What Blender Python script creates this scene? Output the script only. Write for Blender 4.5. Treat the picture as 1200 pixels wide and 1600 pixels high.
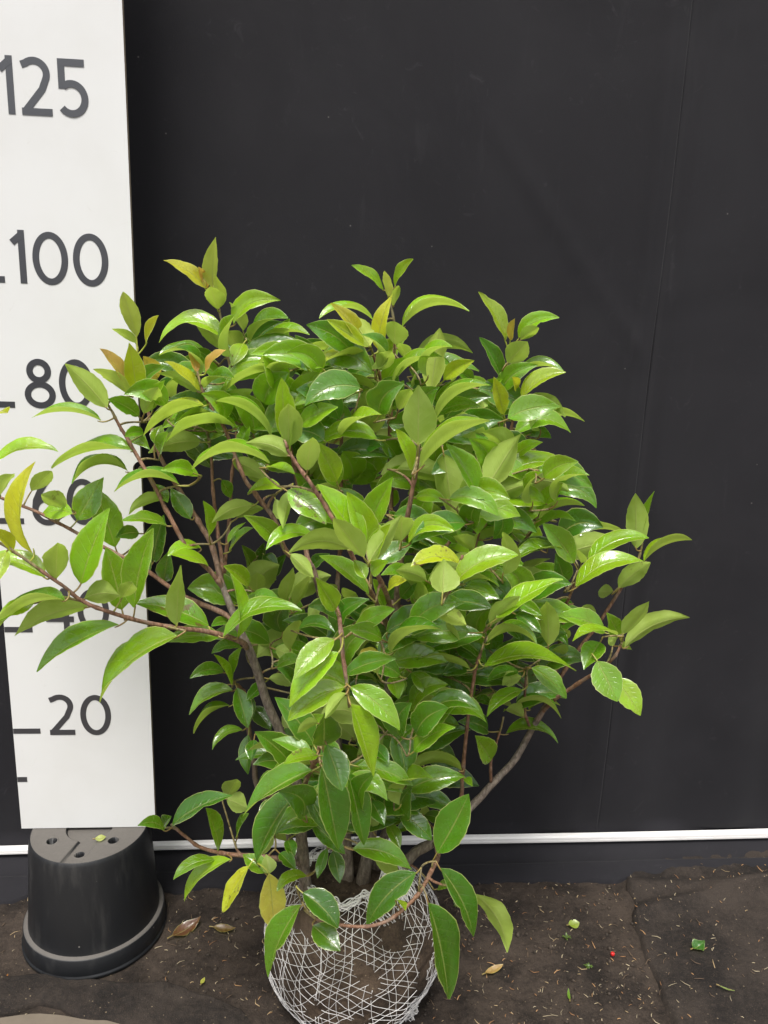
import bpy, math, random
import numpy as np
from mathutils import Vector, Matrix, noise

random.seed(7)
rng = random.Random(11)
scn = bpy.context.scene
for o in list(bpy.data.objects):
    bpy.data.objects.remove(o, do_unlink=True)
COL = scn.collection

# ------------------------------------------------------------------ camera
# metres; ground z = 0, the measuring board stands in the plane y = 0, x = 0 is its right edge
F, PIT, ROL, YAW = 1205.02, 0.2367, 0.0349, -0.0797
CAM = np.array([0.31465, -1.32992, 0.95388 + 0.23])
_c, _s = math.cos(YAW), math.sin(YAW)
FW = np.array([-_s * math.cos(PIT), _c * math.cos(PIT), -math.sin(PIT)])
_r = np.array([_c, _s, 0.0]); _u = np.cross(_r, FW)
RT = math.cos(ROL) * _r + math.sin(ROL) * _u
UP = -math.sin(ROL) * _r + math.cos(ROL) * _u
cd = bpy.data.cameras.new('camera'); cam = bpy.data.objects.new('camera', cd); COL.objects.link(cam)
cam.matrix_world = Matrix(((RT[0], UP[0], -FW[0], CAM[0]), (RT[1], UP[1], -FW[1], CAM[1]),
                           (RT[2], UP[2], -FW[2], CAM[2]), (0, 0, 0, 1)))
cd.sensor_fit = 'VERTICAL'; cd.sensor_height = 36.0; cd.lens = F / 1600 * 36.0
cd.clip_start = 0.01; cd.clip_end = 200
scn.camera = cam

# ------------------------------------------------------------------ sky, sun, exposure
SUN_EL, SUN_AZ = math.radians(66), math.radians(194)     # azimuth clockwise from +y: behind the camera, a little left
world = bpy.data.worlds.new('World'); scn.world = world; world.use_nodes = True
wn = world.node_tree; wn.nodes.clear()
wo = wn.nodes.new('ShaderNodeOutputWorld'); bg = wn.nodes.new('ShaderNodeBackground')
sky = wn.nodes.new('ShaderNodeTexSky'); sky.sky_type = 'NISHITA'; sky.sun_disc = False
sky.sun_elevation = SUN_EL; sky.sun_rotation = SUN_AZ
sky.air_density = 1.0; sky.dust_density = 4.0; sky.ozone_density = 1.0
hs = wn.nodes.new('ShaderNodeHueSaturation'); hs.inputs['Saturation'].default_value = 0.22
wn.links.new(sky.outputs[0], hs.inputs['Color']); wn.links.new(hs.outputs[0], bg.inputs['Color'])
wn.links.new(bg.outputs[0], wo.inputs['Surface'])
bg.inputs['Strength'].default_value = 0.085
sd = bpy.data.lights.new('sun', 'SUN'); sd.energy = 1.5; sd.angle = math.radians(16); sd.color = (1.0, 0.965, 0.91)
sun = bpy.data.objects.new('sun', sd); COL.objects.link(sun)
sdir = Vector((math.sin(SUN_AZ) * math.cos(SUN_EL), math.cos(SUN_AZ) * math.cos(SUN_EL), math.sin(SUN_EL)))
sun.rotation_euler = sdir.to_track_quat('Z', 'Y').to_euler(); sun.location = (0, -2, 4)
scn.view_settings.view_transform = 'Standard'; scn.view_settings.look = 'None'
scn.view_settings.exposure = 1.34; scn.view_settings.gamma = 1.0
scn.view_settings.use_curve_mapping = False

# ------------------------------------------------------------------ helpers
def ray(x, y):
    return FW + RT * ((x - 600) / F) + UP * ((800 - y) / F)
def at_y(x, y, Y):
    d = ray(x, y); t = (Y - CAM[1]) / d[1]; return CAM + t * d
def at_z(x, y, Z):
    d = ray(x, y); t = (Z - CAM[2]) / d[2]; return CAM + t * d
SHRUB_Y = -0.15
def P(x, y, d):                       # photo point at d centimetres in front of the shrub's middle plane
    return at_y(x, y, SHRUB_Y - d * 0.01)
def unit(v):
    n = np.linalg.norm(v); return v / n if n > 1e-9 else v

class MB:
    def __init__(s): s.v = []; s.f = []; s.m = []; s.uv = []; s.tint = []; s.n = 0
    def add(s, verts, faces, mat=0, uv=None, tint=(1, 1, 1, 1)):
        b = s.n; vs = np.asarray(verts, float); s.v.append(vs); s.n += len(vs)
        for f in faces: s.f.append(tuple(i + b for i in f)); s.m.append(mat)
        s.uv.append(np.zeros((len(vs), 2)) if uv is None else np.asarray(uv, float))
        s.tint.append(np.tile(np.array(tint, float), (len(vs), 1)))
    def tube(s, pts, radii, sides=6, mat=0, tint=(1, 1, 1, 1), cap=True):
        pts = [np.asarray(p, float) for p in pts]; n = len(pts)
        if not hasattr(radii, '__len__'): radii = [radii] * n
        ref = None; vs = []
        for i in range(n):
            t = unit(pts[min(i + 1, n - 1)] - pts[max(i - 1, 0)])
            if ref is None:
                ref = np.cross(t, [0.3, 0.2, 0.93])
                if np.linalg.norm(ref) < 1e-3: ref = np.cross(t, [1, 0, 0])
            ref = unit(ref - t * (ref @ t)); b = np.cross(t, ref)
            for k in range(sides):
                a = 2 * math.pi * k / sides
                vs.append(pts[i] + radii[i] * (math.cos(a) * ref + math.sin(a) * b))
        fs = []
        for i in range(n - 1):
            for k in range(sides):
                k2 = (k + 1) % sides
                fs.append((i * sides + k, i * sides + k2, (i + 1) * sides + k2, (i + 1) * sides + k))
        if cap:
            fs.append(tuple(range(sides))[::-1]); fs.append(tuple((n - 1) * sides + k for k in range(sides)))
        s.add(vs, fs, mat, None, tint)
    def build(s, name, mats, parent=None, origin=(0, 0, 0), smooth=True):
        me = bpy.data.meshes.new(name); V = np.concatenate(s.v) - np.asarray(origin, float)
        me.from_pydata(V.tolist(), [], s.f)
        me.polygons.foreach_set('material_index', s.m)
        if smooth: me.polygons.foreach_set('use_smooth', [True] * len(s.f))
        uv = np.concatenate(s.uv); ul = me.uv_layers.new(name='UVMap')
        li = np.zeros(len(me.loops), int); me.loops.foreach_get('vertex_index', li)
        ul.data.foreach_set('uv', uv[li].ravel())
        ca = me.color_attributes.new('tint', 'FLOAT_COLOR', 'POINT')
        ca.data.foreach_set('color', np.concatenate(s.tint).ravel())
        for m in (mats if isinstance(mats, (list, tuple)) else [mats]): me.materials.append(m)
        me.update()
        o = bpy.data.objects.new(name, me); COL.objects.link(o)
        place(o, origin, parent); return o
WL = {}
def place(o, origin, parent):
    o.location = Vector([float(a) for a in origin]); WL[o.name] = np.asarray(origin, float)
    if parent is not None:
        o.parent = parent; o.location = Vector((WL[o.name] - WL[parent.name]).tolist())
def empty(name, loc):
    o = bpy.data.objects.new(name, None); COL.objects.link(o); o.empty_display_size = 0.05
    place(o, loc, None); return o
def tag(o, label=None, cat=None, group=None, kind=None):
    if label: o['label'] = label
    if cat: o['category'] = cat
    if group: o['group'] = group
    if kind: o['kind'] = kind
    return o
def catmull(pts, per=6):
    p = [np.asarray(q, float) for q in pts]
    if len(p) < 3: per = per
    p = [2 * p[0] - p[1]] + p + [2 * p[-1] - p[-2]]
    out = []
    for i in range(1, len(p) - 2):
        for k in range(per):
            t = k / per
            out.append(0.5 * ((2 * p[i]) + (-p[i - 1] + p[i + 1]) * t + (2 * p[i - 1] - 5 * p[i] + 4 * p[i + 1] - p[i + 2]) * t * t
                              + (-p[i - 1] + 3 * p[i] - 3 * p[i + 1] + p[i + 2]) * t ** 3))
    out.append(p[-2]); return out

# ------------------------------------------------------------------ materials
class NT:
    def __init__(s, name):
        s.mat = bpy.data.materials.new(name); s.mat.use_nodes = True; s.t = s.mat.node_tree; s.t.nodes.clear()
        s.out = s.n('ShaderNodeOutputMaterial'); s.bsdf = s.n('ShaderNodeBsdfPrincipled'); s.l(s.bsdf.outputs[0], s.out.inputs[0])
    def n(s, k, **kw):
        x = s.t.nodes.new(k)
        for a, b in kw.items(): setattr(x, a, b)
        return x
    def l(s, a, b): s.t.links.new(a, b)
    def val(s, sock, v):
        if isinstance(v, bpy.types.NodeSocket): s.l(v, sock)
        else: sock.default_value = v
    def math(s, op, a, b=0.0, c=None, clamp=False):
        x = s.n('ShaderNodeMath', operation=op); x.use_clamp = clamp
        s.val(x.inputs[0], a); s.val(x.inputs[1], b)
        if c is not None: s.val(x.inputs[2], c)
        return x.outputs[0]
    def mix(s, f, a, b, mode='MIX'):
        x = s.n('ShaderNodeMix', data_type='RGBA', blend_type=mode)
        s.val(x.inputs[0], f)
        for i, v in ((6, a), (7, b)):
            if isinstance(v, tuple) and len(v) == 3: v = v + (1,)
            s.val(x.inputs[i], v)
        return x.outputs[2]
    def noise(s, scale, detail=4, rough=0.55, vec=None, dist=0.0):
        x = s.n('ShaderNodeTexNoise'); x.inputs['Scale'].default_value = scale; x.inputs['Detail'].default_value = detail
        x.inputs['Roughness'].default_value = rough; x.inputs['Distortion'].default_value = dist
        if vec is not None: s.l(vec, x.inputs['Vector'])
        return x.outputs[0]
    def ramp(s, f, a, b):
        x = s.n('ShaderNodeMapRange'); x.interpolation_type = 'SMOOTHSTEP'
        s.val(x.inputs[0], f); x.inputs[1].default_value = a; x.inputs[2].default_value = b
        return x.outputs[0]
    def pos(s): return s.n('ShaderNodeNewGeometry').outputs['Position']
    def bump(s, h, strength, dist=0.002):
        x = s.n('ShaderNodeBump'); x.inputs['Strength'].default_value = strength; x.inputs['Distance'].default_value = dist
        s.l(h, x.inputs['Height']); s.l(x.outputs[0], s.bsdf.inputs['Normal']); return x.outputs[0]
    def set(s, **kw):
        for k, v in kw.items(): s.val(s.bsdf.inputs[k.replace('_', ' ')], v if not (isinstance(v, tuple) and len(v) == 3) else v + (1,))
        return s.mat

def leaf_material():
    m = NT('leaf'); b = m.bsdf
    at = m.n('ShaderNodeAttribute', attribute_name='tint'); tint = at.outputs['Color']; dmg = at.outputs['Alpha']
    uv = m.n('ShaderNodeUVMap', uv_map='UVMap'); sp = m.n('ShaderNodeSeparateXYZ'); m.l(uv.outputs[0], sp.inputs[0])
    u = m.math('ABSOLUTE', m.math('MULTIPLY_ADD', sp.outputs[0], 2.0, -1.0)); v = sp.outputs[1]
    pos = m.pos()
    # broad mottling of the blade
    n1 = m.noise(38, 3, 0.5, pos); n2 = m.noise(260, 3, 0.6, pos)
    hsv = m.n('ShaderNodeHueSaturation'); m.l(tint, hsv.inputs['Color'])
    m.l(m.math('MULTIPLY_ADD', n1, 0.05, 0.475), hsv.inputs['Hue']); m.l(m.math('MULTIPLY_ADD', n1, 0.7, 0.65), hsv.inputs['Value'])
    hsv.inputs['Saturation'].default_value = 1.0
    col = m.mix(m.math('MULTIPLY', n2, 0.25), hsv.outputs[0], m.mix(0.5, hsv.outputs[0], (0.02, 0.05, 0.01)))
    # side veins, midrib, light glowing through the margin painted as a pale outline
    t = m.math('FRACT', m.math('SUBTRACT', m.math('MULTIPLY', v, 8.0), m.math('MULTIPLY', u, 1.7)))
    sv = m.ramp(m.math('ABSOLUTE', m.math('SUBTRACT', t, 0.5)), 0.43, 0.5)
    svw = m.math('MULTIPLY', sv, m.math('SUBTRACT', 1.0, u))
    mid = m.ramp(m.math('MULTIPLY_ADD', v, 0.03, u), 0.085, 0.03)
    edge = m.ramp(u, 0.93, 0.975)
    pale = m.mix(0.55, col, (0.34, 0.42, 0.10))
    col = m.mix(m.math('MULTIPLY', svw, 0.28), col, pale)
    col = m.mix(m.math('MULTIPLY', mid, 0.75), col, m.mix(0.3, pale, (0.45, 0.42, 0.14)))
    col = m.mix(m.math('MULTIPLY', edge, 0.75), col, (0.50, 0.54, 0.18))
    # brown blemishes on damaged leaves
    nb = m.noise(75, 3, 0.65, pos); ns = m.noise(330, 2, 0.5, pos)
    bl = m.math('MULTIPLY', m.ramp(m.math('ADD', nb, m.math('MULTIPLY', dmg, 0.15)), 0.72, 0.78), dmg, clamp=True)
    bl2 = m.math('MULTIPLY', m.ramp(ns, 0.72, 0.76), m.math('MULTIPLY', dmg, 0.8), clamp=True)
    top = m.mix(m.math('MULTIPLY', bl, 0.85), col, (0.13, 0.075, 0.03)); top = m.mix(bl2, top, (0.07, 0.05, 0.03))
    under = m.mix(0.60, m.mix(0.3, col, (0.25, 0.28, 0.10)), m.mix(m.ramp(n1, 0.3, 0.7), (0.39, 0.51, 0.095), (0.48, 0.58, 0.155))); under = m.mix(m.math('MULTIPLY', mid, 0.35), under, (0.4, 0.42, 0.15))
    under = m.mix(m.math('MULTIPLY', m.math('ADD', bl, bl2), 0.6, clamp=True), under, (0.12, 0.08, 0.04))
    back = m.n('ShaderNodeNewGeometry').outputs['Backfacing']
    c = m.mix(back, top, under)
    m.l(c, b.inputs['Base Color'])
    m.l(m.math('MULTIPLY_ADD', back, 0.30, m.math('MULTIPLY_ADD', n2, 0.12, m.math('MULTIPLY_ADD', m.ramp(m.noise(27, 4, 0.65, pos), 0.42, 0.68), 0.22, 0.11))), b.inputs['Roughness'])
    m.l(m.math('MULTIPLY_ADD', back, -0.65, 0.98), b.inputs['Specular IOR Level'])
    h = m.math('ADD', m.math('MULTIPLY', svw, -0.6), m.math('ADD', m.math('MULTIPLY', mid, -0.8), m.math('MULTIPLY_ADD', n1, 1.4, m.math('MULTIPLY', n2, 0.35))))
    nb_ = m.bump(h, 0.6, 0.0013)
    tr = m.n('ShaderNodeBsdfTranslucent'); m.l(m.mix(1.0, m.mix(0.30, c, (0.52, 0.72, 0.04)), (1.35, 1.35, 1.2), 'MULTIPLY'), tr.inputs['Color'])
    ms = m.n('ShaderNodeMixShader'); ms.inputs[0].default_value = 0.38
    m.l(b.outputs[0], ms.inputs[1]); m.l(tr.outputs[0], ms.inputs[2]); m.l(ms.outputs[0], m.out.inputs[0])
    return m.mat
def bark_material():
    m = NT('bark'); at = m.n('ShaderNodeAttribute', attribute_name='tint'); pos = m.pos()
    mp = m.n('ShaderNodeMapping'); mp.inputs['Scale'].default_value = (1, 1, 0.35); m.l(pos, mp.inputs['Vector'])
    n1 = m.noise(230, 5, 0.65, mp.outputs[0]); n2 = m.noise(45, 3, 0.5, pos)
    c = m.mix(m.ramp(n1, 0.35, 0.7), m.mix(0.6, at.outputs['Color'], (0.02, 0.015, 0.01)), m.mix(0.25, at.outputs['Color'], (0.36, 0.31, 0.26)))
    c = m.mix(m.math('MULTIPLY', m.ramp(n2, 0.5, 0.7), 0.4), c, (0.20, 0.18, 0.15))
    m.bump(n1, 0.8, 0.0015)
    return m.set(Base_Color=c, Roughness=0.75)
def petiole_material():
    m = NT('petiole'); at = m.n('ShaderNodeAttribute', attribute_name='tint')
    n = m.noise(150, 3, 0.5, m.pos())
    return m.set(Base_Color=m.mix(m.math('MULTIPLY', n, 0.5), at.outputs['Color'], (0.25, 0.28, 0.05)), Roughness=0.42)
def simple(name, c, rough=0.6, var=0.3, scale=60, bump=0.3, c2=None, spec=0.5):
    m = NT(name); n = m.noise(scale, 5, 0.6, m.pos())
    c2 = c2 or tuple(x * (1 - var) for x in c)
    m.bump(n, bump, 0.001)
    return m.set(Base_Color=m.mix(n, c, c2), Roughness=rough, Specular_IOR_Level=spec)
def tinted(name, rough=0.6):
    m = NT(name); at = m.n('ShaderNodeAttribute', attribute_name='tint'); n = m.noise(300, 3, 0.6, m.pos())
    return m.set(Base_Color=m.mix(m.math('MULTIPLY', n, 0.6), at.outputs['Color'], m.mix(0.45, at.outputs['Color'], (0.03, 0.02, 0.01))), Roughness=rough)
def soil_material(name, dark, light, scale=1.0, weave=0.0):
    m = NT(name); pos = m.pos()
    n1 = m.noise(9 * scale, 5, 0.6, pos); n2 = m.noise(120 * scale, 6, 0.7, pos); n3 = m.noise(520, 3, 0.7, pos)
    c = m.mix(m.ramp(m.math('MULTIPLY_ADD', n2, 0.35, m.math('MULTIPLY', n1, 0.65)), 0.36, 0.62), dark, light)
    c = m.mix(m.ramp(n3, 0.55, 0.75), c, m.mix(0.45, c, (0.17, 0.12, 0.08)))
    vo = m.n('ShaderNodeTexVoronoi'); vo.inputs['Scale'].default_value = 170; m.l(pos, vo.inputs['Vector'])
    sepc = m.n('ShaderNodeSeparateColor'); m.l(vo.outputs['Color'], sepc.inputs[0])
    sp = m.math('MULTIPLY', m.ramp(sepc.outputs[0], 0.93, 0.95), m.ramp(vo.outputs['Distance'], 0.28, 0.2))
    c = m.mix(m.math('MULTIPLY', sp, 0.55), c, (0.30, 0.23, 0.15))
    m.bump(m.math('MULTIPLY_ADD', n2, 1.0, m.math('MULTIPLY', n3, 0.5)), 0.9, 0.004)
    return m.set(Base_Color=c, Roughness=0.9, Specular_IOR_Level=0.25)
def fabric_material(name, base, dust, amount, wscale=1400, fuzz=0.0):
    m = NT(name); pos = m.pos(); mp = m.n('ShaderNodeMapping'); m.l(pos, mp.inputs['Vector'])
    w1 = m.n('ShaderNodeTexWave', wave_type='BANDS', bands_direction='X'); w1.inputs['Scale'].default_value = wscale / 6.28
    w2 = m.n('ShaderNodeTexWave', wave_type='BANDS', bands_direction='Z'); w2.inputs['Scale'].default_value = wscale / 6.28
    m.l(pos, w1.inputs['Vector']); m.l(pos, w2.inputs['Vector'])
    weave = m.math('MULTIPLY', w1.outputs['Fac'], w2.outputs['Fac'])
    n1 = m.noise(3.2, 4, 0.6, pos, 0.6); n2 = m.noise(420, 3, 0.7, pos); n4 = m.noise(26, 5, 0.65, pos, 1.2)
    mp.inputs['Scale'].default_value = (9.0, 9.0, 1.6); n5 = m.noise(3.0, 4, 0.6, mp.outputs[0], 0.4)
    c = m.mix(m.math('MULTIPLY', m.ramp(n1, 0.35, 0.75), 0.35), base, m.mix(0.5, base, dust))
    c = m.mix(m.math('MULTIPLY', n2, 0.35), c, tuple(x * 0.5 for x in base))
    c = m.mix(m.math('MULTIPLY', m.ramp(n4, 0.63 - 0.2 * max(0, amount - 0.3), 0.80), amount), c, dust)
    c = m.mix(m.math('MULTIPLY', m.ramp(n5, 0.62, 0.8), amount * 0.35), c, dust)
    vo = m.n('ShaderNodeTexVoronoi'); vo.inputs['Scale'].default_value = 45; m.l(pos, vo.inputs['Vector'])
    sepc = m.n('ShaderNodeSeparateColor'); m.l(vo.outputs['Color'], sepc.inputs[0])
    sp = m.math('MULTIPLY', m.ramp(sepc.outputs[0], 0.965, 0.97), m.ramp(vo.outputs['Distance'], 0.09, 0.05))
    c = m.mix(m.math('MULTIPLY', sp, 0.22), c, (0.35, 0.33, 0.30))
    m.bump(m.math('MULTIPLY_ADD', weave, 0.5, n2), 0.25, 0.0008)
    m.set(Base_Color=c, Roughness=0.85, Specular_IOR_Level=0.25)
    m.bsdf.inputs['Sheen Weight'].default_value = fuzz; m.bsdf.inputs['Sheen Roughness'].default_value = 0.5
    return m.mat
def board_material():
    m = NT('board_white'); pos = m.pos()
    n1 = m.noise(5, 4, 0.6, pos); n2 = m.noise(38, 5, 0.7, pos, 0.8); n3 = m.noise(110, 4, 0.7, pos)
    c = m.mix(m.ramp(n1, 0.4, 0.75), (0.655, 0.655, 0.65), (0.62, 0.617, 0.605))
    c = m.mix(m.math('MULTIPLY', m.ramp(n2, 0.62, 0.80), 0.36), c, (0.50, 0.48, 0.44))
    c = m.mix(m.math('MULTIPLY', m.ramp(n3, 0.74, 0.80), 0.45), c, (0.36, 0.34, 0.31))
    m.bump(n3, 0.05, 0.0006)
    return m.set(Base_Color=c, Roughness=0.38, Specular_IOR_Level=0.4)
def pot_material():
    m = NT('pot_plastic'); pos = m.pos()
    mp = m.n('ShaderNodeMapping'); mp.inputs['Scale'].default_value = (1, 1, 0.22); m.l(pos, mp.inputs['Vector'])
    n1 = m.noise(30, 5, 0.65, mp.outputs[0]); n2 = m.noise(190, 4, 0.7, pos)
    nrm = m.n('ShaderNodeSeparateXYZ'); m.l(m.n('ShaderNodeNewGeometry').outputs['Normal'], nrm.inputs[0])
    flat = m.ramp(nrm.outputs[2], 0.6, 0.95)                    # dust that has settled on the level faces
    c = m.mix(m.math('MULTIPLY', m.ramp(n1, 0.5, 0.78), 0.45), (0.010, 0.0108, 0.0125), (0.060, 0.057, 0.054))
    c = m.mix(m.math('MULTIPLY', flat, m.math('MULTIPLY_ADD', n2, 0.4, 0.65)), c, (0.115, 0.104, 0.093))
    vo = m.n('ShaderNodeTexVoronoi'); vo.inputs['Scale'].default_value = 60; m.l(pos, vo.inputs['Vector'])
    sepc = m.n('ShaderNodeSeparateColor'); m.l(vo.outputs['Color'], sepc.inputs[0])
    sp = m.math('MULTIPLY', m.ramp(sepc.outputs[0], 0.90, 0.91), m.ramp(vo.outputs['Distance'], 0.11, 0.07))
    c = m.mix(m.math('MULTIPLY', sp, 0.6), c, (0.3, 0.28, 0.25))
    m.bump(n2, 0.15, 0.0006)
    return m.set(Base_Color=c, Roughness=m.math('MULTIPLY_ADD', n1, 0.25, m.math('MULTIPLY_ADD', flat, 0.3, 0.33)), Specular_IOR_Level=0.45)

M_leaf = leaf_material(); M_bark = bark_material(); M_pet = petiole_material()
M_board = board_material(); M_ink = simple('black_vinyl', (0.035, 0.036, 0.044), 0.30, 0.3, 90, 0.02, spec=1.0)
M_edge = simple('board_edge', (0.40, 0.32, 0.24), 0.7, 0.4, 80, 0.2)
M_pot = pot_material(); M_soil = soil_material('soil', (0.0130, 0.0100, 0.0084), (0.052, 0.039, 0.0302))
M_ball = soil_material('root_ball_soil', (0.030, 0.021, 0.015), (0.105, 0.073, 0.050), 1.4)
M_cloth = fabric_material('backdrop_cloth', (0.0112, 0.0105, 0.0132), (0.042, 0.040, 0.045), 0.42, fuzz=0.06)
M_mat = soil_material('ground_fabric', (0.0125, 0.0104, 0.0094), (0.040, 0.0312, 0.0255), 0.8)
M_net = tinted('net_thread', 0.6); M_lath = simple('white_lath', (0.78, 0.76, 0.74), 0.45, 0.12, 25, 0.1)
M_conc = simple('concrete', (0.16, 0.13, 0.097), 0.85, 0.35, 40, 0.5)
M_litter = tinted('litter', 0.75)

# ------------------------------------------------------------------ ground
def sstep(a, b, x):
    t = np.clip((x - a) / (b - a), 0, 1); return t * t * (3 - 2 * t)
def hills(x, y, k, amp, seed=0.0):
    return amp * noise.fractal(Vector((x * k, y * k, seed)), 0.8, 2.1, 5, noise_basis='PERLIN_ORIGINAL')
def sheet(name, x0, x1, y0, y1, nx, ny, zfun, mat, keep=None):
    mb = MB(); vs = []; uv = []
    for j in range(ny + 1):
        for i in range(nx + 1):
            x = x0 + (x1 - x0) * i / nx; y = y0 + (y1 - y0) * j / ny
            p = zfun(x, y); vs.append(p if hasattr(p, '__len__') else (x, y, p)); uv.append((i / nx, j / ny))
    fs = []
    for j in range(ny):
        for i in range(nx):
            a = j * (nx + 1) + i
            if keep is None or keep(x0 + (x1 - x0) * (i + .5) / nx, y0 + (y1 - y0) * (j + .5) / ny):
                fs.append((a, a + 1, a + nx + 2, a + nx + 1))
    mb.add(vs, fs, 0, uv); return mb.build(name, mat)
def soil_z(x, y):
    lump = math.exp(-((x - 0.42) ** 2 / 0.10 + (y + 0.02) ** 2 / 0.05))
    return hills(x, y, 7, 0.006) + hills(x, y, 34, 0.0050, 3) * (0.4 + lump) + hills(x, y, 120, 0.0012, 8) + 0.010 * lump
g = sheet('ground', -0.9, 1.9, -0.75, 0.4, 560, 230, soil_z, M_soil)
tag(g, 'dark brown bare soil littered with straw and needles', kind='structure')

def mat_edge_x(y):                 # left edge of the right hand ground fabric
    pa, pb = at_z(985, 1420, 0), at_z(1042, 1600, 0)
    t = (y - pa[1]) / (pb[1] - pa[1]); return pa[0] + (pb[0] - pa[0]) * t + 0.006 * math.sin(y * 21) + 0.003 * math.sin(y * 67)
def mat_z(x, y):
    k = sstep(0.0, 0.03, np.float64(x - mat_edge_x(y)))
    fold = 0.016 * math.exp(-((y - (-0.02 + 0.22 * (x - 0.9))) / 0.018) ** 2) + 0.012 * math.exp(-((y - (0.08 - 0.05 * (x - 0.9))) / 0.02) ** 2)
    return 0.009 + 0.003 * float(k) + hills(x, y, 5, 0.006, 20) + hills(x, y, 22, 0.0025, 21) + fold
def mat_sheet(x, y):
    xe = mat_edge_x(y); X = xe + (x - 0.0) * (1.9 - xe) / 1.0
    return (X, y, mat_z(X, y) - (0.016 if x <= 0 else 0))
wm = sheet('ground_fabric', 0.0, 1.0, -0.75, 0.19, 150, 130, mat_sheet, M_mat)
tag(wm, 'dusty black ground fabric with a raised edge right of the root ball', 'ground fabric')
def mat2(x, y):
    # piece in front left: its far edge runs wavy from the pot to the bottom of the frame
    pts = [at_z(-120, 1525, 0), at_z(60, 1532, 0), at_z(170, 1540, 0), at_z(285, 1545, 0), at_z(310, 1560, 0), at_z(380, 1580, 0), at_z(410, 1640, 0)]
    X = pts[0][0] + x * (pts[-1][0] - pts[0][0])
    ye = np.interp(X, [p[0] for p in pts], [p[1] for p in pts]) + 0.004 * math.sin(X * 60)
    pn = [at_z(-120, 1600, 0), at_z(20, 1588, 0), at_z(60, 1572, 0), at_z(95, 1580, 0), at_z(130, 1600, 0), at_z(170, 1603, 0), at_z(410, 1680, 0)]
    yn = np.interp(X, [p[0] for p in pn], [p[1] for p in pn])
    Y = yn + (ye - yn) * y
    return (X, Y, 0.014 + hills(X, Y, 9, 0.005, 31) + hills(X, Y, 40, 0.0015, 33) + 0.004 * math.sin(y * 3.1) - (0.012 if y >= 1 or y <= 0 else 0))
wm2 = sheet('ground_fabric', 0, 1, 0, 1, 120, 30, mat2, M_mat)
tag(wm2, 'crumpled strip of black ground fabric in front of the upturned pot', 'ground fabric')
mb = MB()
def slab_edge(x):
    return -0.203 + 0.006 * math.sin(x * 30) - 0.05 * (x + 0.25) if x < -0.02 else -0.2145 + 0.006 * math.sin(x * 30) - 0.24 * float(sstep(-0.02, 0.12, np.float64(x)))
xs = np.concatenate([np.linspace(-3.5, -0.6, 8), np.linspace(-0.55, 0.3, 60), np.linspace(0.4, 4.0, 8)]); n = len(xs)
vs = [(x, slab_edge(x), 0.0095 + hills(x, -0.2, 20, 0.0015, 44)) for x in xs] + [(x, -0.75, 0.0095) for x in xs] + [(x, -5.0, 0.0095) for x in xs] + [(x, slab_edge(x) + .004, -0.02) for x in xs]
fs = [(i + n, i + n + 1, i + 1, i) for i in range(n - 1)] + [(i + 2 * n, i + 2 * n + 1, i + n + 1, i + n) for i in range(n - 1)] + [(i, i + 1, i + 3 * n + 1, i + 3 * n) for i in range(n - 1)]
mb.add(vs, fs); sl = mb.build('paving', M_conc, smooth=False)
tag(sl, 'beige concrete paving in front of the soil bed', kind='structure')

# ------------------------------------------------------------------ backdrop cloth and lath
def wall_y(x): return 0.200 + 0.0076 * (x + 0.3)
SEAM = 0.965
cx = sorted(set(np.round(np.concatenate([np.linspace(-0.9, 1.9, 200), np.linspace(SEAM - 0.05, SEAM + 0.05, 150)]), 5)))
prof = [('w', z) for z in np.linspace(2.4, 0.06, 120)] + [('c', a) for a in np.linspace(0, math.pi / 2, 10)[1:]] + [('f', t) for t in np.linspace(0, 1, 16)[1:]]
vs = []; uv = []
for j, (k, a) in enumerate(prof):
    for x in cx:
        yw = wall_y(x)
        if k == 'w':
            sx = SEAM + 0.002 * math.sin(a * 5)
            step = 0.0032 * (0.6 + 0.8 * noise.noise(Vector((1, 2, a * 4)))) * math.exp(-((x - sx) / 0.0016) ** 2) * 1.5 + 0.0015 * float(sstep(-0.002, 0.002, x - sx))
            soft = -0.010 * math.exp(-((x - sx + 0.03) / 0.022) ** 2) + 0.009 * math.exp(-((x - sx - 0.022) / 0.018) ** 2)
            vert = 0.017 * noise.noise(Vector((x * 7.5, a * 0.45, 2.0))) + 0.010 * noise.noise(Vector((x * 1.8, a * 0.4, 5.0)))
            u_, w_ = (x - 0.86), (a - 1.25); diag = u_ * 0.75 + w_ * 0.62      # a diagonal crease that runs into the seam
            cre = -0.003 * math.exp(-(diag / 0.012) ** 2) * float(sstep(0.55, 0.7, x)) * float(sstep(SEAM, SEAM - .05, x))
            puck = 0.004 * noise.noise(Vector((x * 9, a * 9, 1))) * math.exp(-((a - 0.22) / 0.18) ** 2)
            vs.append((x, yw + step + soft * float(sstep(0.1, 0.5, a)) + vert + cre + puck, a))
        elif k == 'c':
            r = 0.06; w = 0.006 * noise.noise(Vector((x * 6, 0, 9)))
            z = 0.06 - r * math.sin(a) * 0.80
            vs.append((x, yw - r * (1 - math.cos(a)) + w * 0.3, z + w * math.sin(a) * .6))
        else:
            ln = 0.05 + 0.035 * noise.noise(Vector((x * 4, 3, 1))) + 0.02 * noise.noise(Vector((x * 17, 1, 4)))
            y = yw - 0.06 - ln * a
            vs.append((x, y, 0.018 + hills(x, y, 9, 0.006, 12) * a - 0.010 * a * a - (0.02 if a > .99 else 0)))
        uv.append((x, j / len(prof)))
n = len(cx); fs = [(j * n + i, (j + 1) * n + i, (j + 1) * n + i + 1, j * n + i + 1) for j in range(len(prof) - 1) for i in range(n - 1)]
mb = MB(); mb.add(vs, fs, 0, uv); bd = mb.build('backdrop_cloth', M_cloth)
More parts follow.
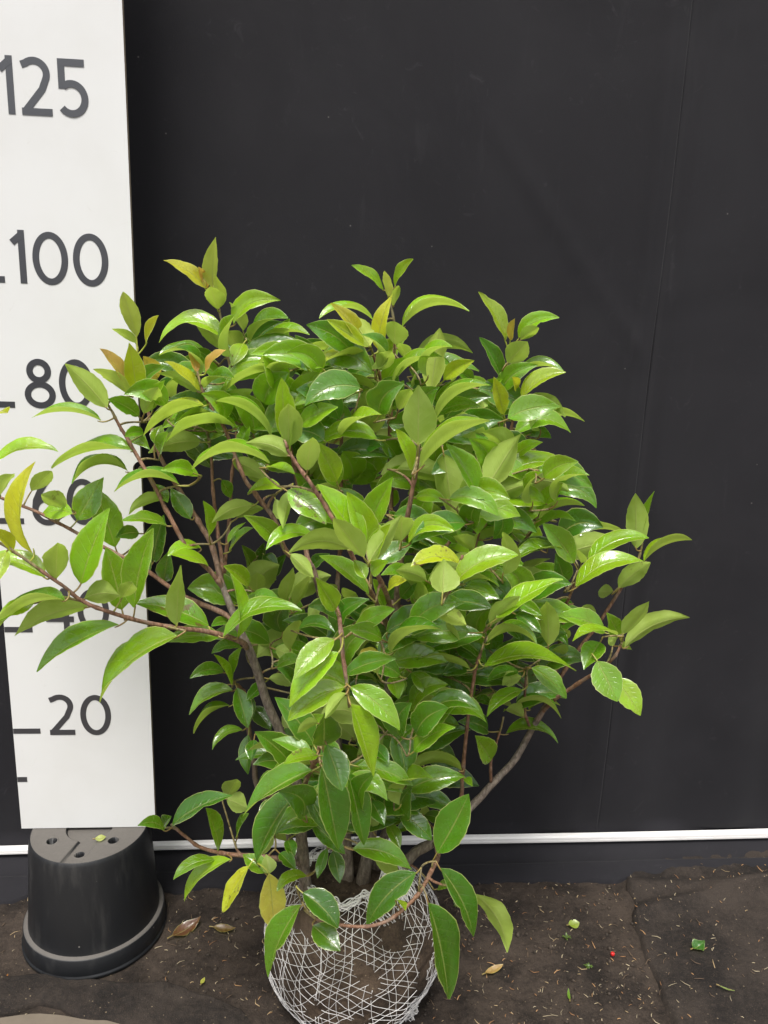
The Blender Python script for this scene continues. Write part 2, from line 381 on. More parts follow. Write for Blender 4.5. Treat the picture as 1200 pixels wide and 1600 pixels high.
tag(bd, 'black cloth backdrop with a vertical seam hanging behind the shrub', 'backdrop')

mb = MB(); prof2 = [(0, 0), (-0.010, 0.000), (-0.0125, 0.003), (-0.0125, 0.0075), (-0.0116, 0.0085), (-0.0125, 0.0095), (-0.012, 0.0145), (-0.0095, 0.018), (-0.004, 0.0185), (0, 0.0185)]
xs = np.linspace(-0.9, 1.9, 90); vs = []
def lath_z(x): return 0.037 + 0.0025 * math.sin(x * 3.1 + 1)
for x in xs:
    for a, b in prof2: vs.append((x, wall_y(x) - 0.009 + a, lath_z(x) + b * (0.86 + 0.12 * x)))
k = len(prof2); fs = [(i * k + j, (i + 1) * k + j, (i + 1) * k + j + 1, i * k + j + 1) for i in range(len(xs) - 1) for j in range(k - 1)]
mb.add(vs, fs); la = mb.build('white_lath', M_lath, smooth=False)
tag(la, 'long white grooved lath holding down the foot of the black backdrop', 'lath')

# ------------------------------------------------------------------ measuring board
BW, BT, BZ, BH = 0.25, 0.010, 0.2305, 2.1
root = empty('measuring_board', (-BW / 2, 0, BZ))
tag(root, 'tall white measuring board with black numbers standing on the upturned pot', 'measuring board')
nz = at_y(221, 733, 0)[2]; out = [(-BW, 0.0 + BZ), (0, BZ)]
for a in np.linspace(-math.pi / 2, math.pi / 2, 15): out.append((-0.0135 * math.cos(a), nz + 0.0135 * math.sin(a)))
out += [(0, BH + BZ), (-BW, BH + BZ)]
# front as a strip fan that keeps the notch concave
mb = MB(); nO = len(out); fv = [(x, 0.0, z) for x, z in out]; bv = [(x, BT, z) for x, z in out]
lv = [(-BW, 0.0, z) for x, z in out]; lb = [(-BW, BT, z) for x, z in out]
mb.add(fv + lv, [(i, i + 1, nO + i + 1, nO + i) for i in range(1, nO - 2)], 0)
mb.add(bv + lb, [(i + 1, i, nO + i, nO + i + 1) for i in range(1, nO - 2)], 0)
mb.add(fv + bv, [(i, (i + 1) % nO, nO + (i + 1) % nO, nO + i)[::-1] for i in range(nO)], 1)
mb.build('panel', [M_board, M_edge], root, (-BW / 2, 0, BZ), smooth=False)

def stroke(pts, w, closed=False):
    pts = [np.array(p, float) for p in pts]; n = len(pts); L = []; R = []
    for i in range(n):
        if closed: a, b = pts[i - 1], pts[(i + 1) % n]; d = unit(b - a); m = np.array([-d[1], d[0]]); sc = 1
        else:
            d0 = unit(pts[i] - pts[i - 1]) if i else unit(pts[1] - pts[0]); d1 = unit(pts[i + 1] - pts[i]) if i < n - 1 else d0
            m = unit(np.array([-d0[1] - d1[1], d0[0] + d1[0]])); sc = min(2.2, 1 / max(0.3, m @ np.array([-d0[1], d0[0]])))
        L.append(pts[i] + m * w / 2 * sc); R.append(pts[i] - m * w / 2 * sc)
    return L, R
def arc(cx, cy, rx, ry, a0, a1, n=24):
    return [(cx + rx * math.cos(math.radians(a0 + (a1 - a0) * i / n)), cy + ry * math.sin(math.radians(a0 + (a1 - a0) * i / n))) for i in range(n + 1)]
SW = 1.03
def glyph(ch):        # centimetres, baseline 0, height 8.1, x from 0
    h = 8.15; q = SW / 2
    if ch == '0': return [(arc(2.8, h / 2, 2.8 - q, h / 2 - q, 0, 360, 48)[:-1], True)], 5.6
    if ch == '1': return [([(1.75, 0), (1.75, h)], False), ([(1.75, h - 0.72), (0.30, h - 1.95)], False)], 2.3
    if ch == '2': return [([(0.38, 7.0)] + arc(2.2, h - 2.32 - 0.0, 1.85, 1.8, 128, -18, 22) + [(3.3, 3.7), (0.70, 0.62)], False), ([(0.12, q), (4.65, q)], False)], 4.75
    if ch == '4': return [([(3.5, 0), (3.5, h)], False), ([(3.3, h - 0.35), (0.5, 2.35)], False), ([(0.0, 2.35), (4.8, 2.35)], False)], 4.9
    if ch == '5': return [([(0.55, 3.95), (0.55, h)], False), ([(0.55, h - q), (4.0, h - q)], False), (arc(1.95, 2.62, 1.95, 2.62 - q, 128, -140, 32), False)], 4.45
    if ch == '6': return [(arc(2.5, 2.6, 2.5 - q, 2.6 - q, 0, 360, 40)[:-1], True), ([(0.55, 2.9), (0.75, 4.4)] + [(1.6, 6.2), (2.75, h - 0.15)], False)], 5.0
    if ch == '8': return [(arc(2.5, 2.25, 2.5 - q, 2.25 - q, 0, 360, 40)[:-1], True), (arc(2.5, 6.15, 1.98 - q, 2.0 - q, 0, 360, 36)[:-1], True)], 5.0
def put_strokes(name, strokes, x, z, sx=1.0, sz=1.0, w=SW, lift=0.0):
    mb = MB()
    for k, (pts, closed) in enumerate(strokes):
        L, R = stroke([(p[0] * sx, p[1] * sz) for p in pts], w, closed); n = len(L); yf = -0.0006 - 0.0002 * k
        f = [(x + p[0] / 100, yf, z + p[1] / 100) for p in L] + [(x + p[0] / 100, yf, z + p[1] / 100) for p in R]
        b = [(p[0], 0.0005, p[2]) for p in f]; m = n if closed else n - 1
        fs = [(i, (i + 1) % n, n + (i + 1) % n, n + i) for i in range(m)]
        rim = [(i, 2 * n + i, 2 * n + (i + 1) % n, (i + 1) % n) for i in range(m)] + [(n + i, n + (i + 1) % n, 3 * n + (i + 1) % n, 3 * n + i) for i in range(m)]
        if not closed: rim += [(0, n, 3 * n, 2 * n), (n - 1, 3 * n - 1, 4 * n - 1, 2 * n - 1)]
        mb.add(f + b, fs + rim)
    return mb.build(name, M_ink, root, (x, 0, z), smooth=False)
def tick(z, ln): put_strokes('tick', [([(0, 0.5), (ln, 0.5)], False)], -BW + 0.0005, BZ + z / 100, w=1.02)
for z, ln in ((10, 1.75), (20, 4.85), (40, 4.85), (60, 4.85), (80, 4.85), (100, 4.8), (125, 4.8)): tick(z, ln)
DIG = [('1', -18.9, 124.9), ('2', -15.75, 124.9), ('5', -10.05, 124.9),
       ('1', -18.95, 100.0), ('0', -15.62, 99.9), ('0', -9.32, 99.9),
       ('8', -18.4, 80.0), ('0', -12.75, 80.1), ('6', -18.6, 59.8), ('0', -12.75, 60.0),
       ('4', -17.6, 40.2), ('0', -12.1, 40.1), ('2', -18.5, 19.7), ('0', -12.75, 19.6)]
for ch, x, z in DIG: put_strokes('digit', glyph(ch)[0], x / 100, BZ + z / 100, sx=0.985 if ch == '0' else 1.0)

# ------------------------------------------------------------------ upturned pot
PX, PY = -0.124, 0.005
pr = empty('plant_pot', (PX, PY, 0)); tag(pr, 'upturned black plastic plant pot under the measuring board', 'plant pot')
def lathe(mb, prof, seg=72, mat=0):
    vs = []; fs = []
    for r, z in prof:
        for k in range(seg):
            a = 2 * math.pi * k / seg; vs.append((PX + r * math.cos(a), PY + r * math.sin(a), z))
    for j in range(len(prof) - 1):
        for k in range(seg):
            k2 = (k + 1) % seg; fs.append((j * seg + k, j * seg + k2, (j + 1) * seg + k2, (j + 1) * seg + k))
    mb.add(vs, fs, mat)
zt = 0.2295
mb = MB(); lathe(mb, [(0.1225, 0.042), (0.1218, 0.047), (0.1195, 0.075), (0.1105, 0.212), (0.1085, zt - 0.008), (0.1070, zt - 0.002), (0.1052, zt)])
mb.build('pot_wall', M_pot, pr, (PX, PY, 0.04))
mb = MB(); lathe(mb, [(0.121, 0.0455), (0.1295, 0.0445), (0.1312, 0.042), (0.1328, 0.012), (0.1325, 0.0105), (0.1350, 0.0095), (0.1352, 0.004), (0.1335, 0.002), (0.131, -0.004)])
mb.build('pot_rim', M_pot, pr, (PX, PY, 0.0))
# pot bottom (on top now): raised pads, a sunk channel between them, drainage holes
mb = MB(); vs = []; N = 200; Rb = 0.1055
def chan(x, y):        # sunk strip running to the front
    a = math.radians(-104); ux, uy = math.cos(a), math.sin(a); t = x * ux + y * uy; s_ = -x * uy + y * ux
    depth = float(sstep(0.0185, 0.0150, abs(s_ - 0.019))) * float(sstep(0.020, 0.030, t))
    core = float(sstep(0.044, 0.040, math.hypot(x, y)))
    return max(depth, core)
HOLES = [(at_z(81, 1314.5, zt), 0.0088), (at_z(124, 1331.5, zt), 0.0078), (at_z(177, 1313.5, zt), 0.0088)]
HOLES = [(h[0] - PX, h[1] - PY, r) for h, r in HOLES] + [(0.03, 0.06, .009), (-0.05, 0.05, .009)]
def bot(x, y):
    z = zt - 0.0002 - 0.006 * chan(x, y)
    for hx, hy, r in HOLES:
        d = math.hypot(x - hx, y - hy); z -= 0.035 * float(sstep(r, r - 0.0015, d)); z += 0.0012 * math.exp(-((d - r - 0.0016) / 0.0012) ** 2)
    return z
RS = 110; SG = 220; vs = [(PX, PY, bot(0, 0))]; fs = []
for j in range(1, RS + 1):
    r = Rb * j / RS
    for k in range(SG):
        a = 2 * math.pi * k / SG; x, y = r * math.cos(a), r * math.sin(a); vs.append((PX + x, PY + y, bot(x, y)))
for k in range(SG): fs.append((0, 1 + k, 1 + (k + 1) % SG))
for j in range(RS - 1):
    for k in range(SG):
        a = 1 + j * SG + k; b = 1 + j * SG + (k + 1) % SG; fs.append((a, a + SG, b + SG, b))
mb.add(vs, fs); mb.build('pot_base', M_pot, pr, (PX, PY, zt))

# ------------------------------------------------------------------ the shrub: root ball
BALL = P(550, 1488, 0); BX, BY = float(BALL[0]), SHRUB_Y
shrub = empty('evergreen_shrub', (BX, BY, 0))
tag(shrub, 'leafy evergreen shrub with glossy leaves and a netted root ball', 'shrub')
def ball_pt(th, ph, off=0.0):          # th azimuth, ph 0 (top) .. pi (bottom)
    sx = 0.150; x = math.sin(ph) * math.cos(th); y = math.sin(ph) * math.sin(th); z = math.cos(ph)
    r = 1 + 0.05 * noise.noise(Vector((x * 1.6, y * 1.6, z * 1.6 + 4)))
    rr = sx * r * (1 + 0.06 * (1 - z) * 0.5) + off
    zc = 0.112; zz = zc + (0.140 * r + off) * (abs(z) ** 0.85) * (1 if z > 0 else -1)
    if zz > 0.212: zz = 0.212 + (zz - 0.212) * 0.5
    return np.array([BX + rr * x, BY + rr * y, max(zz, -0.004) + 0.0015 * math.sin(th * 7)])
mb = MB(); NT_, NP_ = 150, 80; vs = []
for j in range(NP_ + 1):
    for k in range(NT_):
        p = ball_pt(2 * math.pi * k / NT_, math.pi * j / NP_); dv = unit(p - np.array([BX, BY, 0.11]))
        vs.append(p + dv * (0.006 * noise.fractal(Vector(p * 28), 0.8, 2.1, 4) - 0.0015))
fs = [(j * NT_ + k, (j + 1) * NT_ + k, (j + 1) * NT_ + (k + 1) % NT_, j * NT_ + (k + 1) % NT_) for j in range(NP_) for k in range(NT_)]
mb.add(vs, fs); ball = mb.build('root_ball', M_ball, shrub, (BX, BY, 0))
ball['label'] = 'brown earth root ball wrapped in white net'
# net: two families of slanting threads, drawn together at the top rim
mb = MB()
def net_pt(th, ph, off):
    th2 = th + 0.06 * noise.noise(Vector((math.cos(th) * 2, math.sin(th) * 2, ph * 2.2))); ph2 = ph + 0.07 * noise.noise(Vector((math.cos(th) * 2.6 + 7, math.sin(th) * 2.6, ph * 2.4)))
    return ball_pt(th2, ph2, off)
PH0 = 0.58; A_UP = -0.35
def lift(p, th, t):                    # the net's top edge stands up round the stems, highest on the right
    k = math.atan2(math.sin(th - A_UP), math.cos(th - A_UP)); up = (0.008 + 0.022 * (0.5 + 0.5 * math.cos(k)) + 0.048 * math.exp(-(k / 0.55) ** 2)) * t
    p = p.copy(); p[2] += up; p[:2] -= 0.3 * up * unit(p[:2] - np.array([BX, BY])); return p
def knot(pts, r0, w):        # where earth has worked over the thread it is lost to view
    runs = [[]]
    for p in pts:
        if noise.noise(Vector(p * 21)) < 0.46: runs[-1].append(p)
        elif runs[-1]: runs.append([])
    for run in runs:
        if len(run) > 2: knot1(run, r0, w)
def knot1(pts, r0, w):
    mb.tube(pts, [r0 * (1 + 0.3 * noise.noise(Vector((k * 0.9, r0 * 9e4, w * 50)))) for k in range(len(pts))], 5, tint=(w, w * 0.97, w * 0.95, 1))
NV = 58
for i in range(NV):                    # threads that run down the ball
    th0 = 2 * math.pi * (i + 0.32 * rng.uniform(-1, 1)) / NV; sl = rng.uniform(-0.02, 0.20); pts = []; a = rng.uniform(0, 6)
    for k in range(44):
        t = k / 43; ph = PH0 + t * (2.8 - PH0); tt = th0 + sl * (ph - PH0) + 0.022 * math.sin(ph * 4 + a) + rng.uniform(-.004, .004)
        pts.append(lift(net_pt(tt, ph, 0.0042 + 0.0010 * math.sin(k * 1.3 + i)), tt, max(0, 1 - t * 5)))
    knot(pts, rng.uniform(0.00028, 0.00050), rng.uniform(0.78, 0.90))
for fam, cnt, kk in ((1, 36, 2.3), (-1, 31, 1.75)):       # slanting threads, two ways round
    for i in range(cnt):
        th0 = 2 * math.pi * (i + 0.22 * rng.uniform(-1, 1)) / cnt; pts = []; a = rng.uniform(0, 6); n = 120
        for k in range(n + 1):
            t = k / n; ph = PH0 + t * (2.75 - PH0); th = th0 + fam * kk * (ph - PH0) + 0.03 * math.sin(ph * 7 + a) + rng.uniform(-.003, .003)
            pts.append(lift(net_pt(th, ph, 0.0050 + 0.001 * math.sin(k * 0.9 + i)), th, max(0, 1 - t * 5)))
        knot(pts, rng.uniform(0.00026, 0.00046), rng.uniform(0.74, 0.88))
mb.build('net', M_net, ball, (BX, BY, 0.1))['kind'] = 'stuff'
# gathered rim of the net
mb = MB()
for i in range(13):
    pts = []; a = rng.uniform(0, 6.28); f1 = rng.randint(5, 11)
    for k in range(201):
        th = 2 * math.pi * k / 200
        p = net_pt(th, PH0 + 0.035 * math.sin(th * f1 + a) + 0.014 * math.sin(th * 23 + a * 2) + 0.03 * noise.noise(Vector((th * 6, i, 0))), 0.008 + 0.0035 * math.cos(th * 31 + a) + 0.0015 * rng.random())
        pts.append(lift(p, th, 0.75 + 0.035 * i))
    mb.tube(pts, rng.uniform(0.0006, 0.0011), 5, tint=(0.86, 0.84, 0.82, 1))
for i in range(70):        # loose net standing up at the right shoulder
    th = A_UP + rng.uniform(-0.8, 0.8); s_ = rng.choice((-1, 1)); pts = []
    for k in range(7):
        t = k / 6; tt = th + s_ * 0.25 * t
        pts.append(lift(net_pt(tt, PH0 + 0.18 * (1 - t), 0.009 + 0.003 * rng.random()), tt, t))
    mb.tube(pts, 0.0006, 5, tint=(0.86, 0.84, 0.82, 1))
for q in ((640, 1588), (628, 1600), (646, 1575)):        # knotted tuft low on the right
    c = P(q[0], q[1], 8)
    for i in range(5):
        pts = [c + 0.008 * np.array([math.sin(k * 1.7 + i), 0.7 * math.cos(k * 2.3 + i * 2), math.sin(k * 1.1 + i * 3)]) for k in range(9)]
        mb.tube(catmull(pts, 3), 0.0009, 5, tint=(0.72, 0.70, 0.68, 1))
mb.build('net_rim', M_net, ball, (BX, BY, 0.2))['kind'] = 'stuff'

# ------------------------------------------------------------------ stems: photo x, y, depth in front of the middle plane (cm), radius (mm)
GREY, BROWN, GREEN = (0.19, 0.145, 0.115), (0.28, 0.115, 0.055), (0.28, 0.27, 0.06)
STEMS = [
 [(480,1420,2,12),(474,1345,3,10.5),(470,1300,4,10),(466,1235,5,8.5),(440,1150,6,7.5),(417,1097,7,7),(397,1033,8,6.5),(378,990,8,6),(347,913,5,4.8),(333,857,3,4.2),(313,820,2,4),(290,780,1,3.6),(250,713,0,3),(234,655,-1,2.6),(225,600,-2,2.2),(213,556,-3,1.8)],
 [(352,925,5,4.2),(333,897,6,3.8),(293,857,7,3.5),(260,797,6,3.2),(243,763,6,3),(213,710,5,2.8),(187,665,4,2.4),(176,645,4,2.0),(168,632,4,1.5)],
 [(385,1000,8,4.5),(357,963,6,4.2),(290,933,5,3.8),(227,890,4,3.2),(147,847,3,2.8),(108,826,3,2.6),(60,801,3,2.4),(0,777,2,2.3),(-40,760,2,2)],
 [(385,1012,9,4.4),(377,1003,11,4.2),(327,987,14,3.6),(267,980,17,3.2),(210,968,20,2.9),(168,955,22,2.7),(130,940,23,2.5),(101,917,24,2.2),(60,889,25,2),(21,861,26,1.9),(-20,838,27,1.7)],
 [(345,905,4,3.4),(347,873,2,3.2),(340,827,1,2.8),(333,767,0,2.5),(328,700,-2,2.2),(318,640,-3,1.6)],
 [(350,895,2,3.2),(353,867,0,3),(360,800,-2,2.7),(363,737,-3,2.4),(370,670,-4,2.2),(366,610,-5,2.1),(355,550,-5,2),(349,515,-5,1.8),(341,478,-5,1.6)],
 [(487,890,5,4.4),(447,860,8,4),(430,813,8,3.6),(400,773,7,3.3),(380,743,6,3),(352,672,5,2.7),(330,637,5,2.4),(317,610,5,2),(308,580,5,1.5)],
 [(545,1410,0,13),(541,1330,0,11),(530,1200,-1,8.5),(522,1080,-2,7.5),(510,977,0,6.5),(493,900,3,5),(480,867,2,4),(470,800,-3,3.4),(458,720,-5,3),(432,630,-6,2.5),(400,570,-6,2),(384,530,-6,1.5)],
 [(607,985,6,4.5),(593,950,12,4),(567,903,16,3.6),(533,833,20,3.2),(512,798,20,2.9),(490,763,20,2.7),(455,712,19,2.3),(446,690,19,1.6)],
 [(612,965,7,4),(607,937,15,3.6),(592,903,22,3.2),(577,870,27,2.4),(572,850,28,1.6)],
 [(562,1410,1,14),(580,1300,0,10),(600,1200,0,8),(605,1087,2,7),(617,993,4,6),(620,937,5,5.2),(627,870,7,4.5),(637,803,9,3.8),(650,735,10,3.2),(655,690,10,2.2)],
 [(617,1000,4,4),(640,985,8,3.8),(663,967,12,3.6),(693,933,17,3.2),(710,910,19,2.8),(723,868,20,2)],
 [(617,985,3,5),(612,870,-2,4.3),(610,743,-3,3.8),(610,650,-3,3.2),(615,570,-4,2.6),(617,513,-5,2.1),(605,450,-5,1.5)],
 [(520,1010,-2,4.4),(530,870,-5,3.6),(533,770,-5,3.2),(533,680,-5,2.8),(530,630,-5,2),(522,590,-5,1.5)],
 [(609,655,-2,3),(600,613,0,2.7),(588,570,2,2.2),(574,528,3,1.5)],
 [(578,1405,-2,11),(600,1310,-3,9),(630,1247,-4,7),(655,1170,-5,5.8),(663,1093,-6,5),(690,1000,-8,4.6),(720,900,-8,4.2),(750,810,-8,3.7),(790,700,-8,3),(803,637,-8,2.4),(791,597,-8,1.9),(796,550,-8,1.5)],
 [(700,975,-6,3.6),(735,880,0,3.2),(757,795,5,2.7),(764,755,6,2)],
 [(605,1400,2,11),(640,1340,2,9.5),(680,1313,2,8.5),(740,1257,0,7),(767,1227,-1,6.5),(807,1183,-2,6),(830,1140,-3,5.5),(850,1107,-3,5),(863,1077,-4,4.4),(875,1010,-5,3.6),(883,950,-5,3),(889,935,-4,2.6),(906,893,-3,1.9)],
 [(863,1077,-4,3.8),(900,1020,-6,3.4),(935,975,-7,3.1),(967,924,-7,2.8),(998,872,-7,2.2),(1003,848,-7,1.7)],
 [(847,1113,-3,3.6),(868,1092,0,3.4),(911,1063,4,3.1),(940,1045,6,2.8),(959,1028,8,2.4),(972,1003,8,1.7)],
 [(829,1140,-3,2.7),(820,1110,-1,2.4),(821,1067,0,2.1),(824,1045,0,1.6)],
 [(767,1222,-1,2.8),(767,1190,1,2.5),(777,1157,1,2.1),(787,1120,1,1.6)],
 [(690,1305,3,4.5),(716,1280,4,4),(722,1240,4,3.5),(723,1200,5,3.3),(733,1110,7,3),(743,1047,8,2.7),(757,1005,9,2)],
 [(722,895,-8,3.6),(780,870,-3,3.2),(815,850,-2,2.8),(841,810,-1,2)],
 [(500,1405,-6,8.5),(440,1290,-8,7),(403,1230,-8,5.5),(397,1193,-8,5),(388,1130,-8,4.4),(385,1090,-8,3.6),(372,1070,-8,2.6)],
 [(474,1350,3,6),(430,1341,6,4.5),(380,1337,8,3.8),(347,1333,9,3.2),(310,1323,10,2.8),(285,1303,11,2.4),(268,1288,11,1.8)],
 [(680,1318,3,4.5),(684,1338,10,3.8),(670,1370,15,3.4),(651,1399,18,3),(622,1428,20,2.8),(589,1445,21,2.6),(545,1447,21,2.5),(501,1439,20,2.3),(475,1421,18,1.9)],
 [(498,925,4,3.8),(513,930,16,3.4),(527,953,26,3),(533,987,29,2.8),(537,1033,31,2.6),(542,1067,32,2.2),(546,1105,32,1.6)],
 [(468,1255,5,5),(480,1215,12,4),(494,1185,19,3.2),(499,1166,21,2.2)],
 [(626,1258,-4,4),(650,1228,4,3.2),(668,1205,7,2.4)],
 [(625,905,6,3.6),(660,880,9,3.2),(700,850,10,2.8),(712,820,10,2)],
]
def stem_tint(r, k):
    if r > 0.0055: return GREY
    t = min(1, max(0, (r - 0.0034) / 0.0024)); c = np.array(BROWN) * (1 - t) + np.array(GREY) * t
    if r < 0.0021: c = c * 0.35 + np.array(GREEN) * 0.65
    return tuple(c)
stem_pts = []            # (point, stem index, radius)
stem_tubes = []
for i, st in enumerate(STEMS):
    raw = [np.append(P(x, y, d), r * 0.001) for x, y, d, r in st]
    cv = catmull(raw, 5); pts = []
    for k, q in enumerate(cv):
        w = 0.0013 * np.array([noise.noise(Vector((k * 0.35, i * 3.1, 0))), noise.noise(Vector((k * 0.35, i * 3.1, 5))), 0])
        pts.append(q[:3] + w)
    rad = [max(0.0011, q[3] * (1 + 0.10 * noise.noise(Vector((k * 0.7, i, 2))))) for k, q in enumerate(cv)]
    # swollen nodes along the young wood
    rad = [r * (1.22 if (k % 6 == 3 and r < 0.0042) else 1.0) for k, r in enumerate(rad)]
    stem_tubes.append([(pts, rad)])
    for p, r in zip(pts, rad): stem_pts.append((p, i, r))
SP = np.array([p for p, _, _ in stem_pts]); SI = [i for _, i, _ in stem_pts]; SR = [r for _, _, r in stem_pts]

# ------------------------------------------------------------------ leaves
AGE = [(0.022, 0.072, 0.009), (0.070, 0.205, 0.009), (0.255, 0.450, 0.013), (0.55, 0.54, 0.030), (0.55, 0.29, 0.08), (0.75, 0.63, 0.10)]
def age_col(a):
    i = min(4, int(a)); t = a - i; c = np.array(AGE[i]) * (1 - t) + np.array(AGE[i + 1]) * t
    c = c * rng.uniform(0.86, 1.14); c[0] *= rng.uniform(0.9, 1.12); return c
NS, NU = 15, 8
US = [-1, -0.965, -0.72, -0.42, 0, 0.42, 0.72, 0.965, 1]
def hw_profile(s, k=0.0):
    return (max(s, 0) ** 0.86) * (max(1 - s, 0) ** (0.88 + k)) / (0.4943 ** 0.86 * 0.5057 ** (0.88 + k))
def add_leaf(mb, B0, T, n0, wid, bulge, col, dmg, fold, twist, arch, seed, attach=None, petcol=None, mid_uv=True):
    r = random.Random(seed); ax = T - B0; L = np.linalg.norm(ax); a = ax / L
    n = unit(n0 - a * (n0 @ a))
    ctrl = (B0 + T) / 2 + bulge * 2 + n * arch * L * 2
    vs = []; uv = []; kx = r.uniform(0.05, 0.42); ph = r.uniform(0, 6.28); wv = r.uniform(0.004, 0.016); fr = r.uniform(1.3, 2.6)
    bites = [(r.choice((-1, 1)), r.uniform(0.3, 0.92), r.uniform(0.05, 0.09), r.uniform(0.08, 0.3)) for _ in range(r.choice((0, 0, 0, 0, 0, 0, 1, 1)) + (1 if dmg > 0.8 else 0))]
    asym = r.uniform(-0.06, 0.06); tipc = r.uniform(-0.02, 0.05)
    for i in range(NS + 1):
        s = i / NS; s = s ** 0.9 if i < NS else 1.0
        p = (1 - s) ** 2 * B0 + 2 * s * (1 - s) * ctrl + s * s * T
        t = unit(2 * (1 - s) * (ctrl - B0) + 2 * s * (T - ctrl)); nn = unit(n - t * (n @ t))
        b = np.cross(t, nn); tw = twist * (s - 0.4); nn, b = nn * math.cos(tw) + b * math.sin(tw), b * math.cos(tw) - nn * math.sin(tw)
        hw = wid / 2 * hw_profile(s, kx) + 0.0006
        for u in US:
            e = 1.0 + (0.03 * math.sin(i * 2.4 + ph + (2 if u > 0 else 0)) if abs(u) > 0.9 else 0)
            for bs, b0, bw, bd_ in bites:
                if u * bs > 0.5: e *= 1 - bd_ * math.exp(-((s - b0) / bw) ** 2)
            off = fold * hw * (abs(u) ** 1.25) - 0.30 * fold * hw * u ** 4 + L * wv * math.sin(fr * 6.28 * s + ph + (1.3 if u > 0 else 0)) * u * u - tipc * L * s ** 3
            vs.append(p + b * u * hw * e * (1 + asym * (1 if u > 0 else -1)) + nn * off); uv.append(((u + 1) / 2, s))
    w = len(US); fs = [(i * w + j, i * w + j + 1, (i + 1) * w + j + 1, (i + 1) * w + j) for i in range(NS) for j in range(w - 1)]
    mb.add(vs, fs, 0, uv, (*col, dmg))
    if attach is not None:
        q0 = B0 + a * L * 0.05; t0 = unit(ctrl - B0); dist = np.linalg.norm(attach - B0)
        c1 = B0 - t0 * min(dist * 0.5, 0.008); pts = [(1 - s) ** 2 * attach + 2 * s * (1 - s) * c1 + s * s * q0 - n * 0.0006 for s in np.linspace(0, 1, 7)]
        mb.tube(pts, [0.0016, 0.0013, 0.0012, 0.0012, 0.0012, 0.0011, 0.0006], 5, 1, (*petcol, 1))
    return mb
LEAVES = []
def tile(ox, oy, s, rows):
    for r in rows:
        bx, by, tx, ty, w, side, sag, age, d = r[:9]; ex = r[9] if len(r) > 9 else {}
        LEAVES.append((ox + bx / s, oy + by / s, ox + tx / s, oy + ty / s, w / s, side, sag / s, age, d, ex))
T_, U_ = 'T', 'U'
tile(150, 350, 3, [
 (548,300,560,72,66,U_,0,3,-5), (515,300,325,175,62,T_,14,3.2,-4), (570,400,538,300,96,U_,0,2.3,-3), (525,300,480,205,42,T_,0,4,-6), (575,390,562,240,40,U_,0,3,-4),
 (600,530,305,550,72,T_,78,2.1,-3), (610,590,455,425,90,U_,0,2,-7), (645,470,850,360,85,T_,45,2.1,-4), (690,500,630,370,38,U_,0,1.2,-7),
 (725,550,890,440,95,U_,30,1.3,-6), (780,580,990,515,62,U_,36,1.7,-6), (660,660,990,600,78,T_,52,1.1,-3), (760,665,1000,692,95,U_,45,1.2,2),
 (880,690,590,822,78,U_,40,1.7,4), (512,770,640,722,88,U_,22,1.2,4), (540,632,305,612,60,U_,26,1.2,-8), (550,640,470,585,50,T_,0,0.8,-7),
 (690,560,640,660,85,T_,0,2.2,-1), (672,590,620,500,90,U_,0,1.3,-8),
 (190,530,130,325,82,U_,0,2.9,-4), (235,560,290,435,38,T_,0,3,-3), (190,560,80,495,24,U_,5,1.2,-5), (145,760,30,590,62,T_,0,4,5), (190,790,160,570,102,T_,0,2.4,4),
 (210,750,320,670,72,T_,10,1.1,1), (290,720,225,625,82,T_,0,3.7,-1), (160,800,-5,690,62,U_,10,2.2,6), (200,900,65,825,82,T_,10,1.2,3),
 (225,890,290,770,92,U_,0,1.3,5), (262,880,320,740,50,T_,0,1.9,3), (472,695,430,590,38,T_,0,4,5), (512,700,602,590,38,T_,5,3.8,5),
 (490,780,330,650,48,T_,6,3,4), (480,785,300,700,62,U_,12,1.2,3), (545,870,345,825,92,T_,16,0.4,0), (505,850,238,992,95,U_,28,2.5,6),
 (662,952,340,1018,112,U_,42,1.8,7), (555,830,812,985,85,U_,34,1.5,8), (880,1000,875,738,104,T_,0,2.0,15), (902,1045,902,850,120,U_,0,1.4,18),
 (912,1075,940,890,56,T_,0,2,16), (955,945,1122,860,100,T_,12,1.9,6), (950,765,1092,700,64,U_,18,1.4,1), (1040,775,1205,738,64,T_,20,2,3), (1205,600,1033,665,62,U_,18,2.6,0),
 (906,1086,714,1030,92,U_,22,1.4,19), (990,1158,1010,1002,116,U_,0,1.5,21), (1128,1206,1045,1035,112,T_,0,1.9,16), (812,1122,458,1138,98,U_,62,1.4,12),
 (640,1110,800,1200,86,U_,10,1.2,6), (800,1140,925,1172,34,T_,8,2,14), (410,980,540,1140,112,T_,0,0.3,-6), (680,1042,712,930,64,T_,0,1.8,4), (455,1165,318,1148,74,T_,14,1.8,9),
 (300,1072,332,980,54,T_,0,1.7,5), (860,690,940,620,60,U_,5,1.0,-6), (960,880,850,800,70,T_,5,0.8,-2), (620,900,720,830,60,T_,8,0.9,-4), (560,960,460,930,70,T_,10,0.7,-2),
 (1000,640,900,600,55,T_,14,1.3,-6), (720,1010,640,1060,60,T_,5,1.0,0)])
